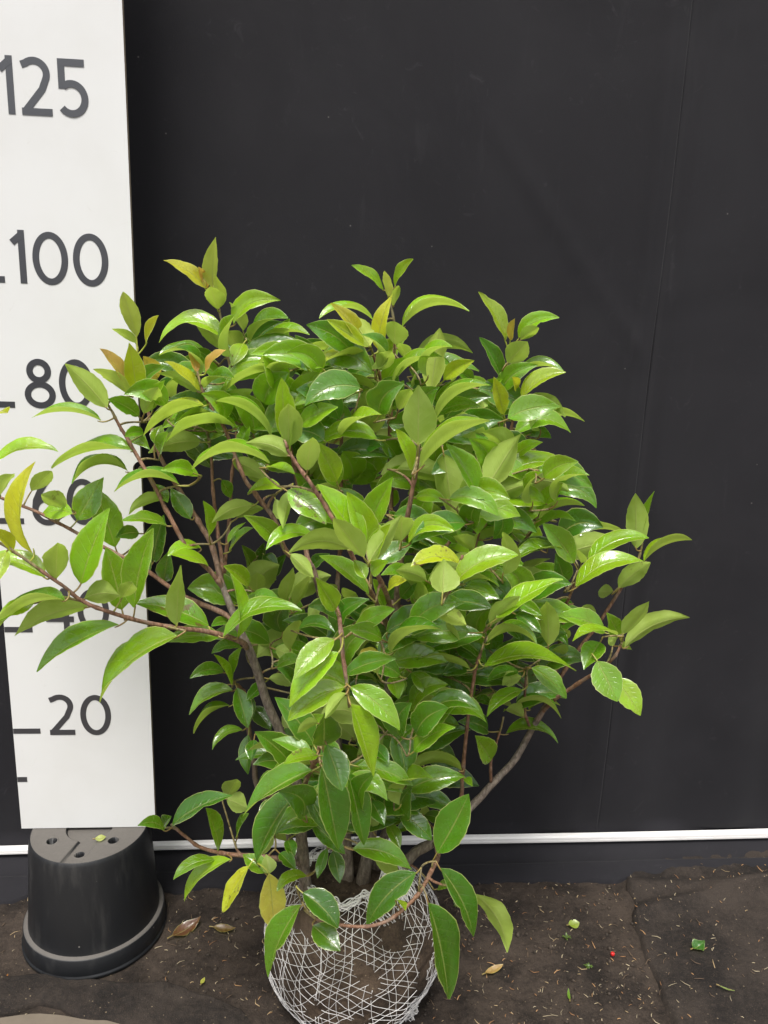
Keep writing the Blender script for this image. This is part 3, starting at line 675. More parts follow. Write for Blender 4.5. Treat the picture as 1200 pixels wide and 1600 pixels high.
tile(500, 380, 3, [
 (300,222,160,105,42,T_,14,2.1,-5), (320,250,308,132,42,U_,0,3.9,-4), (352,205,432,80,42,T_,6,2.2,-5), (345,295,366,200,42,U_,0,2.3,-6), (276,498,340,250,76,T_,12,3,2),
 (385,392,686,318,64,U_,52,1.9,-5), (350,476,352,372,122,U_,0,1.4,-1), (205,455,65,285,72,T_,0,3.1,3), (235,482,140,340,104,U_,0,2.4,5), (212,482,38,365,72,T_,0,2.5,4),
 (250,362,10,355,48,U_,50,1.9,-3), (218,532,-5,575,64,U_,26,2.6,3), (276,598,332,508,88,U_,0,1.4,5), (412,545,372,468,60,U_,0,1.4,0), (345,662,560,530,72,U_,32,1.4,4),
 (302,655,392,542,84,T_,5,1.8,2), (450,522,705,512,54,U_,46,1.1,-6), (520,695,560,412,122,U_,0,2.4,-1), (580,640,715,555,74,T_,14,2.4,-3), (460,945,462,678,166,U_,0,1.4,13),
 (540,832,790,665,104,U_,42,1.4,7), (475,1046,782,850,152,U_,30,1.6,17), (432,1062,363,880,64,T_,0,2.1,13), (737,1182,594,952,104,T_,12,1.8,12),
 (580,985,626,1316,152,U_,0,1.6,7), (785,1142,936,903,142,U_,0,1.9,10), (850,1106,1187,1095,84,T_,62,1.9,3), (902,1012,1036,935,64,T_,12,1.9,0), (912,892,1167,884,92,T_,58,1.8,-4),
 (940,762,1142,812,54,U_,48,1.3,-8), (945,732,1142,608,74,T_,26,2.4,-5), (920,642,1140,600,54,U_,42,1.3,-8), (880,562,966,468,112,U_,0,1.5,-5), (930,442,1112,350,74,T_,26,2,-8),
 (940,452,1022,398,62,U_,5,2.1,-7), (890,452,915,358,42,T_,0,3.9,-8), (870,452,750,238,64,T_,12,2.4,-8), (850,632,754,450,72,T_,0,1.0,-8), (862,802,820,640,72,T_,0,2.5,-4),
 (770,772,748,690,84,U_,0,1.3,-6), (920,682,900,630,44,T_,0,3,-6), (545,802,742,768,74,T_,24,1.3,3), (370,782,422,690,84,U_,0,1.9,6), (335,762,392,648,72,T_,0,0.9,3),
 (266,692,-5,682,64,U_,30,1.8,2), (180,772,292,690,74,U_,5,1.4,0), (330,802,245,728,104,U_,0,1.4,3), (266,916,-5,942,94,T_,42,1.8,6), (130,862,232,808,104,U_,5,1.3,-2),
 (86,1137,0,958,112,T_,0,1.6,10), (952,892,1076,912,64,T_,22,0.8,-9), (770,700,850,640,60,T_,6,1.9,-9), (690,1000,760,860,80,U_,0,1.0,-2), (830,900,790,760,70,T_,0,1.0,-6),
 (880,960,960,900,60,U_,5,1.2,-8), (720,650,640,600,60,T_,8,1.2,-9), (230,900,300,800,70,U_,0,1.0,-5), (160,980,280,950,80,T_,12,0.9,-4), (560,900,680,840,90,T_,10,1.0,0)])
tile(0, 560, 2.857, [
 (478,222,298,33,112,U_,6,1.9,5), (450,278,158,270,58,U_,32,1.4,4), (600,412,243,480,64,U_,34,1.5,5), (570,502,333,557,74,U_,52,1.1,4), (345,722,452,538,122,T_,0,1.4,2), (515,842,428,590,132,T_,0,1.4,0),
 (-20,458,247,412,64,T_,36,2,2), (145,867,165,483,78,T_,52,2.9,24), (140,592,226,508,76,U_,0,1.4,1), (0,612,62,513,54,U_,8,1.1,3), (300,662,188,608,82,U_,0,1.4,4,dict(dmg=1)),
 (322,692,188,700,84,T_,16,1.9,5), (360,1007,472,683,142,T_,0,1.9,23), (250,987,256,828,112,U_,0,1.1,24), (202,977,-40,880,92,T_,12,2,23), (375,1072,532,1058,108,U_,16,1.0,22),
 (545,1070,590,1000,74,U_,0,1.1,21), (600,1112,682,773,122,T_,16,1.4,15), (545,1122,480,858,152,T_,0,1.4,12), (390,1107,78,1223,80,U_,22,1.3,22), (290,1077,-8,1217,74,U_,46,1.1,25),
 (150,1092,-5,1172,74,T_,14,2,22), (530,1190,165,1382,94,T_,14,1.5,21), (790,1237,448,1517,112,T_,38,1.5,21), (800,562,523,592,66,U_,44,1.1,7), (740,622,578,692,54,U_,16,1.1,5),
 (745,745,553,720,54,T_,16,1.5,6), (60,860,-40,760,60,T_,0,2.8,25), (30,860,-20,1000,70,T_,0,2.2,24), (620,780,520,800,70,T_,10,0.6,-2), (600,860,660,960,80,T_,0,0.8,1),
 (690,560,745,640,54,T_,0,1.2,3), (560,330,660,400,70,T_,8,1.5,1), (640,330,560,350,50,T_,10,1.3,3), (690,380,720,300,60,T_,0,1.6,3), (0,235,35,245,40,T_,4,3,4)])
tile(200, 700, 3, [
 (378,832,30,728,122,T_,18,1.4,13,dict(dmg=1)), (432,885,183,908,92,T_,18,1.4,10), (230,832,246,563,84,U_,0,1.1,17), (120,532,162,328,104,T_,0,1.0,3), (170,622,192,488,84,T_,0,0.9,2),
 (292,332,203,193,84,T_,0,1.0,3), (332,130,163,103,64,T_,14,1.9,8), (342,466,193,502,54,T_,26,1.9,6), (376,552,212,503,54,T_,12,1.9,7), (705,447,548,323,94,T_,14,1.5,11),
 (872,420,658,477,74,T_,42,1.9,13), (1042,475,763,490,54,U_,42,1.9,22), (758,498,862,600,74,U_,0,1.9,16), (740,717,772,568,54,U_,0,1.1,3), (785,742,852,598,48,U_,0,1.1,4),
 (975,757,888,618,94,T_,0,1.9,28), (520,887,490,603,68,T_,0,1.9,13), (448,885,796,774,86,T_,64,1.5,14), (528,732,705,720,54,T_,30,1.3,5), (566,646,453,558,74,T_,10,1.8,7),
 (605,685,605,588,94,U_,0,0.6,0), (592,592,543,463,64,T_,0,0.2,-8), (625,582,640,448,60,T_,0,0.2,-9), (655,620,735,505,64,T_,0,0.3,-8), (760,947,802,812,74,U_,0,1.4,6),
 (690,942,772,992,84,U_,5,1.2,4), (700,1022,818,998,64,T_,16,1.5,7), (446,1050,298,1077,64,T_,22,1.0,-6), (490,1107,413,973,40,T_,0,1.9,-4), (492,1092,532,943,40,T_,0,1.9,-5),
 (530,932,398,960,54,T_,14,0.7,-3), (800,850,962,858,64,T_,24,0.9,12), (966,898,788,1077,114,T_,14,1.9,33), (986,958,768,1202,122,T_,14,2,34), (1182,958,1078,1002,44,T_,6,5,18),
 (748,200,922,346,132,T_,10,2,17,dict(dmg=1)), (762,200,725,372,64,U_,0,1.9,12,dict(dmg=.6)), (382,412,360,258,54,T_,0,1.9,8), (582,268,403,347,86,U_,20,1.4,8), (510,327,630,283,64,U_,12,1.0,5),
 (560,212,712,190,54,T_,22,1.9,8), (470,442,547,348,28,T_,4,1.7,2), (478,482,580,378,28,T_,4,1.7,1), (560,90,655,170,80,U_,0,1.2,4), (440,150,480,230,60,T_,0,1.1,0),
 (430,640,370,690,50,T_,4,0.7,-4), (690,240,710,330,60,U_,0,0.9,3), (860,560,940,500,60,T_,5,0.8,0), (900,700,850,820,60,U_,0,1.2,5), (640,500,700,560,60,T_,0,0.5,-6),
 (480,820,395,835,44,T_,12,1.0,5), (660,1080,770,1115,50,U_,8,1.1,2), (640,1100,560,1180,60,T_,0,0.9,-4), (580,980,660,900,60,U_,0,0.8,-6)])
tile(480, 720, 3, [
 (268,425,53,128,132,T_,10,2,30), (300,432,190,158,122,T_,0,2,28), (290,302,396,86,124,T_,0,1.9,25), (266,452,128,278,114,U_,0,1.8,33), (290,472,432,263,104,U_,0,1.7,33),
 (302,502,382,308,74,T_,0,1.9,29), (300,522,378,473,72,T_,0,1.9,31), (275,552,223,468,64,T_,0,1.9,30), (288,627,68,453,84,T_,14,1.8,24), (440,378,446,262,132,U_,0,1.5,16),
 (475,387,682,332,86,T_,54,1.9,14), (722,482,498,492,86,T_,34,2.5,19,dict(dmg=1)), (560,562,423,518,84,U_,12,1.4,18), (635,618,641,468,144,U_,0,1.4,25), (690,577,977,443,122,T_,42,2,21),
 (888,737,1180,552,94,T_,12,1.9,15), (858,772,992,638,84,U_,10,1.4,14), (1130,868,1125,658,106,U_,0,1.9,4), (845,852,1068,857,68,U_,54,1.4,11), (830,960,1240,984,88,T_,56,1.5,10),
 (822,820,538,902,114,T_,14,1.0,9), (762,977,438,1002,58,U_,46,1.5,10), (490,992,622,1102,84,T_,0,1.5,8), (400,1010,425,1112,84,T_,0,1.8,9), (742,1130,468,1182,64,U_,34,1.5,9),
 (400,837,552,738,74,T_,14,1.9,12), (510,797,707,838,40,U_,42,1.4,10), (350,835,200,790,90,T_,10,1.4,20), (215,800,397,698,84,T_,10,1.5,18), (640,672,853,690,114,T_,18,0.5,13),
 (600,702,742,767,84,U_,6,2.2,17,dict(dmg=.8)), (815,200,800,337,122,T_,0,1.9,8), (860,242,905,148,104,U_,0,1.3,3), (510,172,652,200,64,T_,18,1.9,8), (380,602,456,560,54,T_,4,2.8,17),
 (440,642,516,550,74,T_,0,1.0,12), (880,480,1004,490,64,T_,18,1.4,10), (735,575,892,590,54,U_,26,1.4,8), (740,592,892,642,104,T_,6,1.3,8), (978,718,1092,802,74,T_,6,0.9,4),
 (968,660,1092,722,64,T_,8,1.4,3), (1006,1073,848,1192,74,T_,12,1.5,6), (1005,1012,912,1048,70,U_,6,1.3,4,dict(dmg=1)), (990,985,850,1030,64,T_,12,0.9,3), (755,962,638,1002,84,T_,8,0.8,3),
 (180,1000,402,930,92,T_,14,1.0,30), (330,1000,250,900,70,U_,0,1.2,22), (460,900,520,880,60,T_,4,1.0,5), (560,1020,680,1050,70,T_,10,0.8,0), (620,1120,700,1060,60,T_,5,0.7,-4),
 (360,700,310,560,60,T_,0,1.4,14), (230,690,170,600,60,U_,0,0.8,4), (160,700,220,620,54,T_,0,0.6,0), (90,580,130,640,70,U_,0,0.7,0), (130,330,90,380,60,T_,0,1.6,16),
 (960,340,880,290,70,T_,5,0.9,-3), (1010,300,960,210,80,U_,0,1.2,0), (920,560,1000,600,70,T_,5,0.6,-4), (700,380,620,340,60,T_,10,1.2,10), (780,420,690,360,70,U_,8,1.7,12,dict(dmg=.7)),
 (560,330,620,260,60,U_,0,1.0,4), (700,250,760,150,70,U_,0,1.0,0), (500,640,600,600,60,T_,10,0.9,8), (930,760,1000,840,60,T_,4,0.7,0), (700,880,790,930,60,T_,6,0.7,2)])
tile(780, 740, 3.75, [
 (235,232,372,48,112,T_,0,1.9,1), (235,268,487,190,84,U_,32,1.5,3), (205,332,437,275,64,T_,32,1.5,1), (440,522,272,308,144,T_,10,1.9,2), (385,642,333,476,124,T_,0,1.0,-1),
 (450,662,832,508,124,T_,52,1.9,2), (520,512,864,368,104,T_,32,1.8,-2), (722,352,453,378,54,U_,34,1.4,-9), (800,442,800,128,134,U_,0,1.9,-7), (832,402,901,116,48,T_,0,1.4,-8),
 (848,516,1117,397,94,U_,36,1.9,-5), (700,672,878,528,114,U_,10,1.6,-3,dict(dmg=.7)), (668,690,578,692,84,U_,0,1.1,-7), (480,522,468,453,54,U_,0,1.4,-3), (622,932,357,838,124,T_,20,1.5,2),
 (692,946,438,972,54,T_,32,1.9,10), (702,952,640,826,104,T_,0,1.4,6), (724,942,872,761,62,U_,-10,1.9,8), (738,1018,1100,854,74,U_,46,1.9,7), (590,988,500,1142,134,T_,0,1.3,9),
 (575,1098,688,1324,184,T_,0,1.7,13), (680,1198,824,1407,152,T_,0,2,10), (190,1138,388,1308,114,T_,14,1.5,4), (175,1382,347,1360,40,U_,30,1.5,1), (40,1522,337,1572,74,T_,52,1.4,-2),
 (400,1060,310,1030,54,U_,10,1.3,-2), (470,800,567,832,54,U_,20,1.3,-7), (100,462,352,420,94,T_,22,0.5,-1), (372,452,88,502,64,T_,24,1.6,3), (-20,560,132,525,64,T_,16,1.4,4),
 (230,820,95,810,80,T_,14,1.0,0), (240,760,130,720,70,T_,14,1.2,-1), (700,940,640,1000,60,U_,0,1.6,5), (700,1010,775,1030,40,U_,5,1.6,3), (330,980,410,920,80,U_,0,1.2,-5), (430,760,340,780,50,T_,10,1.2,-5),
 (60,1150,180,1000,60,T_,0,0.8,-5), (310,900,400,1000,70,T_,0,0.9,-4)])
tile(220, 1060, 3, [
 (430,55,238,166,66,T_,24,1.4,-6), (416,126,258,253,64,U_,24,1.4,-6), (395,28,248,142,54,T_,14,0.9,-9), (450,45,500,224,92,T_,0,1.0,-3), (500,70,515,195,60,T_,0,0.6,-8),
 (476,240,343,331,46,T_,26,1.4,-7), (505,265,500,442,68,T_,0,0.9,-5), (525,130,608,232,84,T_,0,0.4,-9), (700,400,545,258,132,T_,8,0.9,13), (812,312,643,98,134,T_,8,0.9,19),
 (802,372,623,288,74,T_,10,1.3,22), (830,362,678,396,64,T_,8,1.9,24,dict(dmg=.9)), (802,430,480,627,114,T_,16,1.2,23), (736,530,543,852,124,T_,10,0.9,18), (850,412,920,782,168,T_,0,0.9,24),
 (872,312,942,517,134,T_,0,0.9,27), (970,440,1046,767,114,T_,0,1.0,20,dict(dmg=.5)), (858,312,858,168,150,T_,0,0.4,26), (780,532,872,722,84,T_,0,0.4,16), (800,672,952,812,84,T_,0,0.5,11),
 (952,40,700,192,132,T_,14,1.9,33), (962,70,868,182,48,U_,0,1.9,34), (985,120,1086,447,122,T_,0,1.8,35), (985,40,1206,232,124,T_,20,1.5,33), (830,208,738,252,40,U_,10,1.9,27),
 (143,692,412,545,92,T_,16,0.9,11,dict(dmg=.7)), (112,712,-5,690,58,T_,24,1.0,11), (366,802,303,618,74,T_,0,1.4,8), (402,560,450,468,84,U_,0,0.7,2), (402,565,502,608,94,U_,0,0.5,3),
 (422,850,213,1037,66,T_,26,1.8,11), (350,850,158,937,58,T_,20,1.4,10,dict(dmg=.6)), (506,880,386,1087,74,T_,0,2.6,12,dict(dmg=.9)), (602,915,626,1167,134,T_,0,4.95,13,dict(dmg=.25)),
 (602,915,588,828,74,U_,0,0.3,12), (582,912,483,828,84,T_,0,1.4,11), (562,832,545,668,74,U_,0,0.9,5), (452,742,500,638,28,T_,0,1.2,3), (652,820,722,892,64,T_,0,0.9,8), (690,760,715,840,60,T_,0,0.9,6),
 (872,798,828,928,50,T_,0,1.0,9), (902,808,932,952,78,T_,0,0.4,10), (620,560,560,680,70,T_,0,0.5,6), (640,470,560,480,60,T_,10,1.0,8), (640,640,700,720,60,T_,0,1.0,6),
 (530,290,520,380,60,T_,0,0.9,4), (620,700,680,760,60,U_,0,0.7,6), (760,640,720,700,50,T_,0,1.1,9), (110,690,140,650,50,T_,0,0.6,9), (1000,700,1060,560,80,T_,0,0.5,8), (1130,620,1050,540,80,T_,0,0.6,8)])
tile(520, 1060, 3, [
 (290,-5,312,90,94,T_,0,1.4,6), (385,-12,502,82,84,T_,0,1.4,3), (302,233,342,452,134,T_,0,0.9,10), (118,410,367,497,94,T_,14,1.4,15), (602,235,438,257,64,T_,36,1.4,5),
 (727,247,598,205,94,T_,14,0.9,1), (742,382,668,273,112,T_,0,1.8,3,dict(dmg=.4)), (602,430,343,467,78,U_,52,1.4,7), (345,527,607,463,122,T_,22,1.3,10), (350,550,562,612,94,T_,14,0.9,6),
 (310,625,457,752,104,T_,10,0.9,8), (490,817,632,553,164,T_,-8,1.1,14), (390,910,168,1147,142,T_,26,0.7,18), (505,890,656,1197,122,T_,12,0.7,19), (190,315,258,390,64,T_,0,0.9,12),
 (180,482,262,572,54,T_,5,0.8,10), (180,572,240,682,84,T_,0,0.7,11), (190,562,282,640,64,T_,5,0.9,7), (450,122,543,187,64,T_,10,0.5,-3), (258,680,312,792,64,T_,0,1.3,6),
 (95,800,357,892,104,T_,30,1.3,15), (190,822,302,912,84,U_,0,1.5,10), (622,468,652,502,36,T_,0,1.7,5), (892,180,802,152,36,U_,14,1.3,0), (672,95,742,132,44,T_,10,0.8,-3),
 (530,100,440,150,60,T_,10,0.5,-5), (340,500,250,540,60,T_,10,0.7,4), (430,640,540,680,60,T_,8,0.6,0), (240,300,330,250,60,T_,6,0.5,-2), (160,640,100,720,70,T_,0,0.5,4), (380,690,300,720,50,T_,8,0.9,4)])
tile(380, 1300, 2.727, [
 (985,265,1124,492,76,U_,26,1.9,18), (790,303,866,690,134,T_,10,0.7,22,dict(dmg=.4)), (246,310,120,602,102,T_,14,1.3,19,dict(dmg=.8)), (255,258,402,402,114,T_,8,0.5,21), (298,400,408,502,104,T_,0,0.5,21),
 (270,185,148,247,50,T_,20,1.5,12), (650,290,690,330,22,T_,6,2.2,20), (830,240,890,230,40,T_,4,1.4,8)])

def attach_to_stem(B0, a, d_hint):
    global SP
    dv = SP - B0; dist = np.linalg.norm(dv, axis=1)
    cost = dist + np.where(dv[:, 2] > 0.01, 0.03, 0.0) + np.where(np.array(SR) > 0.006, 0.01, 0.0)
    j = int(np.argmin(cost)); return j, dist[j]
leaf_jobs = []
order = sorted(range(len(LEAVES)), key=lambda i: min(np.linalg.norm(SP - P(LEAVES[i][0], LEAVES[i][1], LEAVES[i][8]), axis=1)))
def make_job(bx, by, tx, ty, w, side, sag, age, d, ex, seed):
    r = random.Random(seed)
    tx, ty = bx + (tx - bx) * 1.05, by + (ty - by) * 1.05
    B0 = P(bx, by, d); depth = (B0 - CAM) @ FW; sc = F / depth
    l = math.hypot(tx - bx, ty - by) / sc; Lt = 0.088
    dd = ex.get('dd')
    if dd is None: dd = min(3.5, 55 * math.sqrt(max(0.0, Lt * Lt - l * l)) + 0.3) * (1 if r.random() < 0.9 else -0.6)
    T = P(tx, ty, d + dd); L = np.linalg.norm(T - B0); a = unit(T - B0)
    v = unit(CAM - (B0 + T) / 2); vp = unit(v - a * (v @ a)); q = np.cross(a, vp)
    if q[2] < 0: q = -q
    wm = 0.94 * w / sc; wr = max(wm, r.uniform(0.33, 0.42) * L); c = min(0.97, max(0.22, wm / wr * r.uniform(0.92, 1.0)))
    if side == 'U': c = max(c, 0.72)
    n = (vp if side == 'T' else -vp) * c + q * math.sqrt(1 - c * c)
    edge_on = side == 'U' and sag > 7 and r.random() < 0.8      # arched leaf seen from the side: both faces show
    if edge_on: n = vp * r.uniform(0.02, 0.2) + q; wr = min(max(2.1 * wm, 0.40 * L), 0.56 * L)
    px, py = (ty - by), -(tx - bx); ln = math.hypot(px, py) or 1; px, py = px / ln, py / ln
    if py > 0: px, py = -px, -py
    bulge = (RT * px - UP * py) * sag / sc
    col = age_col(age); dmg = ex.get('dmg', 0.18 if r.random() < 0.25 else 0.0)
    fold = r.uniform(0.75, 1.05) if edge_on else r.uniform(0.30, 0.85); 
    return dict(B0=B0, T=T, n=n, w=wr, bulge=bulge, col=col, dmg=dmg, fold=fold, twist=r.uniform(-0.45, 0.45), arch=r.uniform(0.0, 0.05) * (1 if side == 'T' else 0.6), seed=seed, a=a, age=age, area=l * sc * w)
for k in order:
    leaf_jobs.append(make_job(*LEAVES[k], seed=1000 + k))

# inner foliage: shoots deeper in the crown, seen between the outer leaves
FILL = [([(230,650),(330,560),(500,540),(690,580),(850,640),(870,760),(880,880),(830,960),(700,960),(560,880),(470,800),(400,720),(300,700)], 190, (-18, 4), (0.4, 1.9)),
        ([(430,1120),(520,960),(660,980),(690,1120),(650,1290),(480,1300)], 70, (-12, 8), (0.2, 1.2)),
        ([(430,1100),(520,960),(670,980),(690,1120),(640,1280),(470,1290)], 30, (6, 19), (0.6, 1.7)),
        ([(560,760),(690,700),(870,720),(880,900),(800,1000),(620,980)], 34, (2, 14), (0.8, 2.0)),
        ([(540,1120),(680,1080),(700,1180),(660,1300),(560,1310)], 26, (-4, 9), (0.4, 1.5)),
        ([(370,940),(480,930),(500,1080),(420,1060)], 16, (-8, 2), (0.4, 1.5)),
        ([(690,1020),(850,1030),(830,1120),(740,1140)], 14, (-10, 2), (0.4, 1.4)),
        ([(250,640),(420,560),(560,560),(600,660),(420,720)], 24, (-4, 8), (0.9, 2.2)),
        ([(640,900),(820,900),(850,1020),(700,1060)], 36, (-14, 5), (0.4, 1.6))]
def inside(x, y, poly):
    c = False; j = len(poly) - 1
    for i in range(len(poly)):
        (xi, yi), (xj, yj) = poly[i], poly[j]
        if (yi > y) != (yj > y) and x < (xj - xi) * (y - yi) / (yj - yi) + xi: c = not c
        j = i
    return c
fill_jobs = []; rf = random.Random(5)
for poly, cnt, (d0, d1), (a0, a1) in FILL:
    X = [p[0] for p in poly]; Y = [p[1] for p in poly]; made = 0
    while made < cnt:
        x, y = rf.uniform(min(X), max(X)), rf.uniform(min(Y), max(Y))
        if not inside(x, y, poly): continue
        d = rf.uniform(d0, d1); an = rf.uniform(-0.5, math.pi + 0.5); ln = rf.uniform(58, 98)
        made += 1; sd_ = 5000 + made * 7 + int(x)
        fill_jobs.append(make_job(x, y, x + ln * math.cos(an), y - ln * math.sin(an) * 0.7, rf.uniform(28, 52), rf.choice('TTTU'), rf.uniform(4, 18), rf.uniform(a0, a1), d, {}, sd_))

# grow twigs where a leaf stands away from the wood, then fix each leaf to its stem
for job in leaf_jobs + fill_jobs:
    B0, a = job['B0'], job['a']; j, dist = attach_to_stem(B0, a, 0)
    si = SI[j]; A = SP[j].copy()
    if dist > 0.030:
        End = B0 - a * 0.014 + np.array([0, 0.004, -0.004]); tg = unit(SP[j] - SP[j - 1]) if j > 0 and SI[j - 1] == si else unit(End - A); m = A + tg * dist * 0.22 + 0.25 * (End - A)
        pts = [(1 - t) ** 2 * A + 2 * t * (1 - t) * m + t * t * End for t in np.linspace(0, 1, 9)]
        r0 = min(SR[j] * 0.75, 0.0024); rad = list(np.linspace(max(r0, 0.0017), 0.0013, 9))
        stem_tubes[si].append((pts, rad))
        SP = np.vstack([SP, np.array(pts[3:])]); SI += [si] * 6; SR += rad[3:]
        A = np.array(pts[-1])
    job['A'] = A; job['si'] = si

stem_objs = []
for i, tubes in enumerate(stem_tubes):
    mb = MB(); o0 = tubes[0][0][0]
    for pts, rad in tubes:
        # split a tube by tint so that old grey wood turns into brown and green shoots
        k0 = 0; n = len(pts); step = 4
        while k0 < n - 1:
            k1 = min(n - 1, k0 + step); c = stem_tint(rad[(k0 + k1) // 2], 0)
            mb.tube(pts[k0:k1 + 1], rad[k0:k1 + 1], 9 if rad[k0] > 0.004 else 7, 0, (*c, 1), cap=(k0 == 0 or k1 == n - 1)); k0 = k1
    stem_objs.append(mb.build('stem', M_bark, shrub, o0))

def pet_col(age):
    if age > 2.3: return (0.32, 0.34, 0.04)
    return rng.choice([(0.22, 0.11, 0.05), (0.26, 0.24, 0.05), (0.24, 0.15, 0.05)])
alljobs = leaf_jobs + fill_jobs
big = sorted(leaf_jobs, key=lambda j: -j['area'])[:300]; bigset = set(id(j) for j in big)
rest = MB(); nrest = 0
for job in alljobs:
    single = id(job) in bigset; mb = MB() if single else rest
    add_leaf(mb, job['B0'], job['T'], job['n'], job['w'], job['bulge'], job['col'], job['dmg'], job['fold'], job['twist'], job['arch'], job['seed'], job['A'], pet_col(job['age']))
    if single:
        o = mb.build('leaf', [M_leaf, M_pet], stem_objs[job['si']], job['A'])
        if job['age'] > 4.5 and job['age'] < 4.99: o['label'] = 'yellowed old leaf hanging beside the root ball'
    else: nrest += 1
if nrest:
    o = rest.build('inner_leaves', [M_leaf, M_pet], shrub, (BX, BY, 0.3)); o['kind'] = 'stuff'
print('LEAVES', len(leaf_jobs), 'single', len(big), 'rest', nrest)

# ------------------------------------------------------------------ litter on the ground
def gz(x, y): return max(soil_z(x, y), mat_z(x, y) if x > mat_edge_x(y) else -1) + 0.0015
mb = MB(); rl = random.Random(3); cnt = 0
while cnt < 620:
    px = rl.uniform(-20, 1220); py = rl.uniform(1350, 1600)
    if rl.random() > (0.25 + 0.75 * math.exp(-((px - 880) / 220) ** 2) + 0.35 * math.exp(-((px - 330) / 90) ** 2)): continue
    p = at_z(px, py, 0.004); x, y = p[0], p[1]
    if math.hypot(x - PX, y - PY) < 0.14 or math.hypot(x - BX, y - BY) < 0.13: continue
    cnt += 1; ln = rl.choice([rl.uniform(0.003, 0.008)] * 2 + [rl.uniform(0.008, 0.02)]); a = rl.uniform(0, math.pi); c, s = math.cos(a) * ln / 2, math.sin(a) * ln / 2
    z = gz(x, y); bend = rl.uniform(-0.15, 0.15) * ln; w = rl.uniform(0.0004, 0.0009)
    col = rl.choice([(0.42, 0.31, 0.17), (0.52, 0.43, 0.28), (0.28, 0.14, 0.06), (0.45, 0.26, 0.12), (0.36, 0.30, 0.20), (0.12, 0.08, 0.05), (0.10, 0.065, 0.04)])
    mb.tube([(x - c, y - s, z), (x - s * .2 + bend, y + c * .2 + bend, z + 0.0012), (x + c, y + s, z + rl.uniform(0, .002))], [w, w, w * 0.6], 4, 0, (*col, 1))
for i in range(420):        # crumbs of earth
    px = rl.uniform(250, 1000); py = rl.uniform(1375, 1600); p = at_z(px, py, 0.004); x, y = p[0], p[1]
    if math.hypot(x - PX, y - PY) < 0.14 or math.hypot(x - BX, y - BY) < 0.13: continue
    r = rl.uniform(0.0012, 0.0045) * (1.6 if rl.random() < 0.12 else 1); z = gz(x, y); k = rl.uniform(0.6, 1.4); col = (0.045 * k, 0.033 * k, 0.024 * k)
    o8 = [(r * rl.uniform(.6, 1.2) * sx_, r * rl.uniform(.6, 1.2) * sy_, r * rl.uniform(.5, 1.0) * sz_) for sx_, sy_, sz_ in ((1,0,0),(0,1,0),(-1,0,0),(0,-1,0),(0,0,1),(0,0,-1))]
    mb.add([(x + a, y + b, z + c) for a, b, c in o8], [(0,1,4),(1,2,4),(2,3,4),(3,0,4),(1,0,5),(2,1,5),(3,2,5),(0,3,5)], 0, None, (*col, 1))
tag(mb.build('ground_litter', M_litter), 'scattered straw bits, needles and crumbs of earth on the ground', kind='stuff')

def fallen(name, label, px, py, ang, ln, wid, col, curl=0.1, fold=0.5, z=None, cat='leaf', dmg=0.2, lift=0.004, mat=None):
    p = at_z(px, py, 0.01 if z is None else z); zz = gz(p[0], p[1]) + 0.002 if z is None else z
    a = math.radians(ang); d = np.array([math.cos(a), math.sin(a), 0.0]) * ln / 2; c = np.array([p[0], p[1], zz + lift])
    mb = MB(); add_leaf(mb, c - d, c + d + np.array([0, 0, curl * ln]), np.array([0.1, -0.25, 1.0]), wid, np.zeros(3), col, dmg, fold, 0.5, -curl, int(px), c - d * 1.35, (0.2, 0.12, 0.05))
    o = mb.build(name, [M_leaf, M_pet], None, c - d); return tag(o, label, cat)
fallen('fallen_leaf', 'dark green curled leaf lying on the ground fabric at right', 1090, 1487, 20, 0.030, 0.024, (0.05, 0.16, 0.02), 0.25, 0.9)
fallen('fallen_leaf', 'small lime green leaf lying flat right of the root ball', 897, 1442, 10, 0.024, 0.018, (0.32, 0.42, 0.05), 0.05, 0.2)
fallen('fallen_leaf', 'narrow tan dead leaf on the soil beside the root ball', 772, 1516, 22, 0.040, 0.011, (0.48, 0.30, 0.10), 0.1, 0.5, dmg=0.5)
fallen('fallen_leaf', 'large reddish brown dead leaf right of the pot', 292, 1452, 38, 0.062, 0.026, (0.17, 0.065, 0.032), 0.15, 0.5, dmg=1)
fallen('fallen_leaf', 'brown and ochre dead leaf beside the reddish one', 350, 1452, -12, 0.045, 0.016, (0.22, 0.13, 0.04), 0.12, 0.6, dmg=1)
fallen('fallen_leaf', 'rust brown leaf lying against the foot of the pot', 78, 1537, -35, 0.020, 0.010, (0.34, 0.13, 0.05), 0.2, 0.5, dmg=0.5)
fallen('fallen_leaf', 'curled orange leaf at the left edge of the picture', 6, 1530, 60, 0.018, 0.010, (0.45, 0.18, 0.06), 0.3, 0.8, dmg=0.3)
fallen('fallen_leaf', 'tiny yellow green leaf on the soil left of the root ball', 317, 1533, 70, 0.013, 0.006, (0.5, 0.5, 0.08), 0.1, 0.3, dmg=0)
fallen('fallen_leaf', 'small pale yellow green leaf lying on top of the pot', 157, 1312, 5, 0.020, 0.013, (0.42, 0.46, 0.12), 0.15, 0.4, z=0.2305, dmg=0.1, lift=0.003)
fallen('grass_blade', 'single short green grass blade on the soil', 889, 1554, 80, 0.022, 0.004, (0.16, 0.34, 0.03), 0.1, 0.2, dmg=0, cat='grass blade')
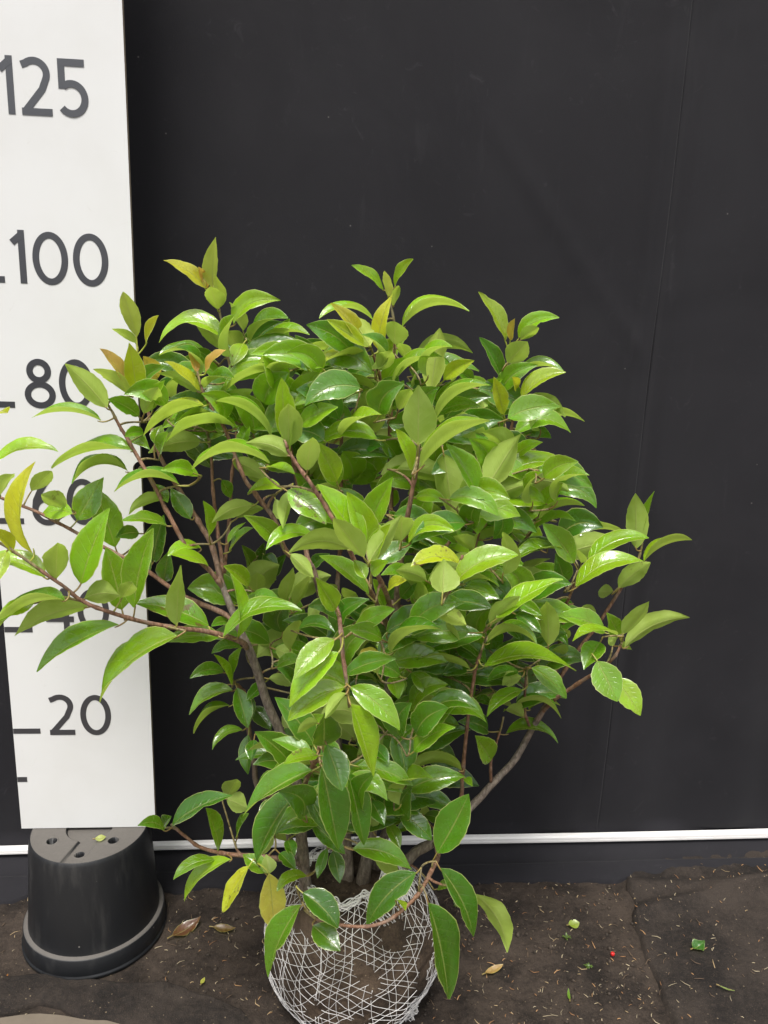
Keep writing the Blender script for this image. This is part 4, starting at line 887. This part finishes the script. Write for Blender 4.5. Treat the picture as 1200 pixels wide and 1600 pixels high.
fallen('grass_blade', 'thin pale green blade at the lower right on the ground fabric', 1134, 1553, -35, 0.026, 0.002, (0.22, 0.28, 0.08), 0.1, 0.2, dmg=0, cat='grass blade')
p = at_z(958, 1484, 0.012); mb = MB(); vs = []; fs = []
R_ = 0.0042; z0 = gz(p[0], p[1]) + R_ * 0.8
for j in range(9):
    for k in range(14):
        ph = math.pi * j / 8; th = 2 * math.pi * k / 14; dip = 0.25 * math.exp(-(ph / 0.5) ** 2)
        vs.append((p[0] + R_ * math.sin(ph) * math.cos(th), p[1] + R_ * math.sin(ph) * math.sin(th) * 0.95, z0 + R_ * 1.1 * math.cos(ph) * (1 - dip)))
fs = [(j * 14 + k, (j + 1) * 14 + k, (j + 1) * 14 + (k + 1) % 14, j * 14 + (k + 1) % 14) for j in range(8) for k in range(14)]
mb.add(vs, fs, 0, None, (0.62, 0.02, 0.02, 1)); mb.tube([(p[0], p[1], z0 + R_ * .7), (p[0] + .002, p[1], z0 + R_ * 1.5), (p[0] + .005, p[1] - .001, z0 + R_ * 1.7)], 0.0004, 5, 0, (0.2, 0.12, 0.05, 1))
tag(mb.build('berry', tinted('berry_skin', 0.3), None, (p[0], p[1], z0)), 'tiny bright red berry on the ground', 'berry')
for (px, py, lab, nb) in ((885, 1462, 'small green weed tuft near the lime green leaf', 8), (920, 1508, 'green weed seedling below the red berry', 11), (712, 1418, 'pale green grass sprig close to the root ball', 7)):
    p = at_z(px, py, 0.006); z0 = gz(p[0], p[1]) - 0.002; mb = MB()
    for i in range(nb):
        a = 6.28 * i / nb + rl.uniform(-.3, .3); ln = rl.uniform(0.005, 0.012); b = np.array([p[0], p[1], z0]); tip = b + np.array([math.cos(a) * ln, math.sin(a) * ln * .8, ln * rl.uniform(.3, .9)])
        add_leaf(mb, b, tip, np.array([0, 0, 1.0]), 0.0018, np.array([0, 0, .002]), (0.09, 0.16, 0.03), 0, 0.3, 0.2, 0.02, i)
    tag(mb.build('weed_tuft', [M_leaf, M_pet], None, (p[0], p[1], z0)), lab, 'weed')
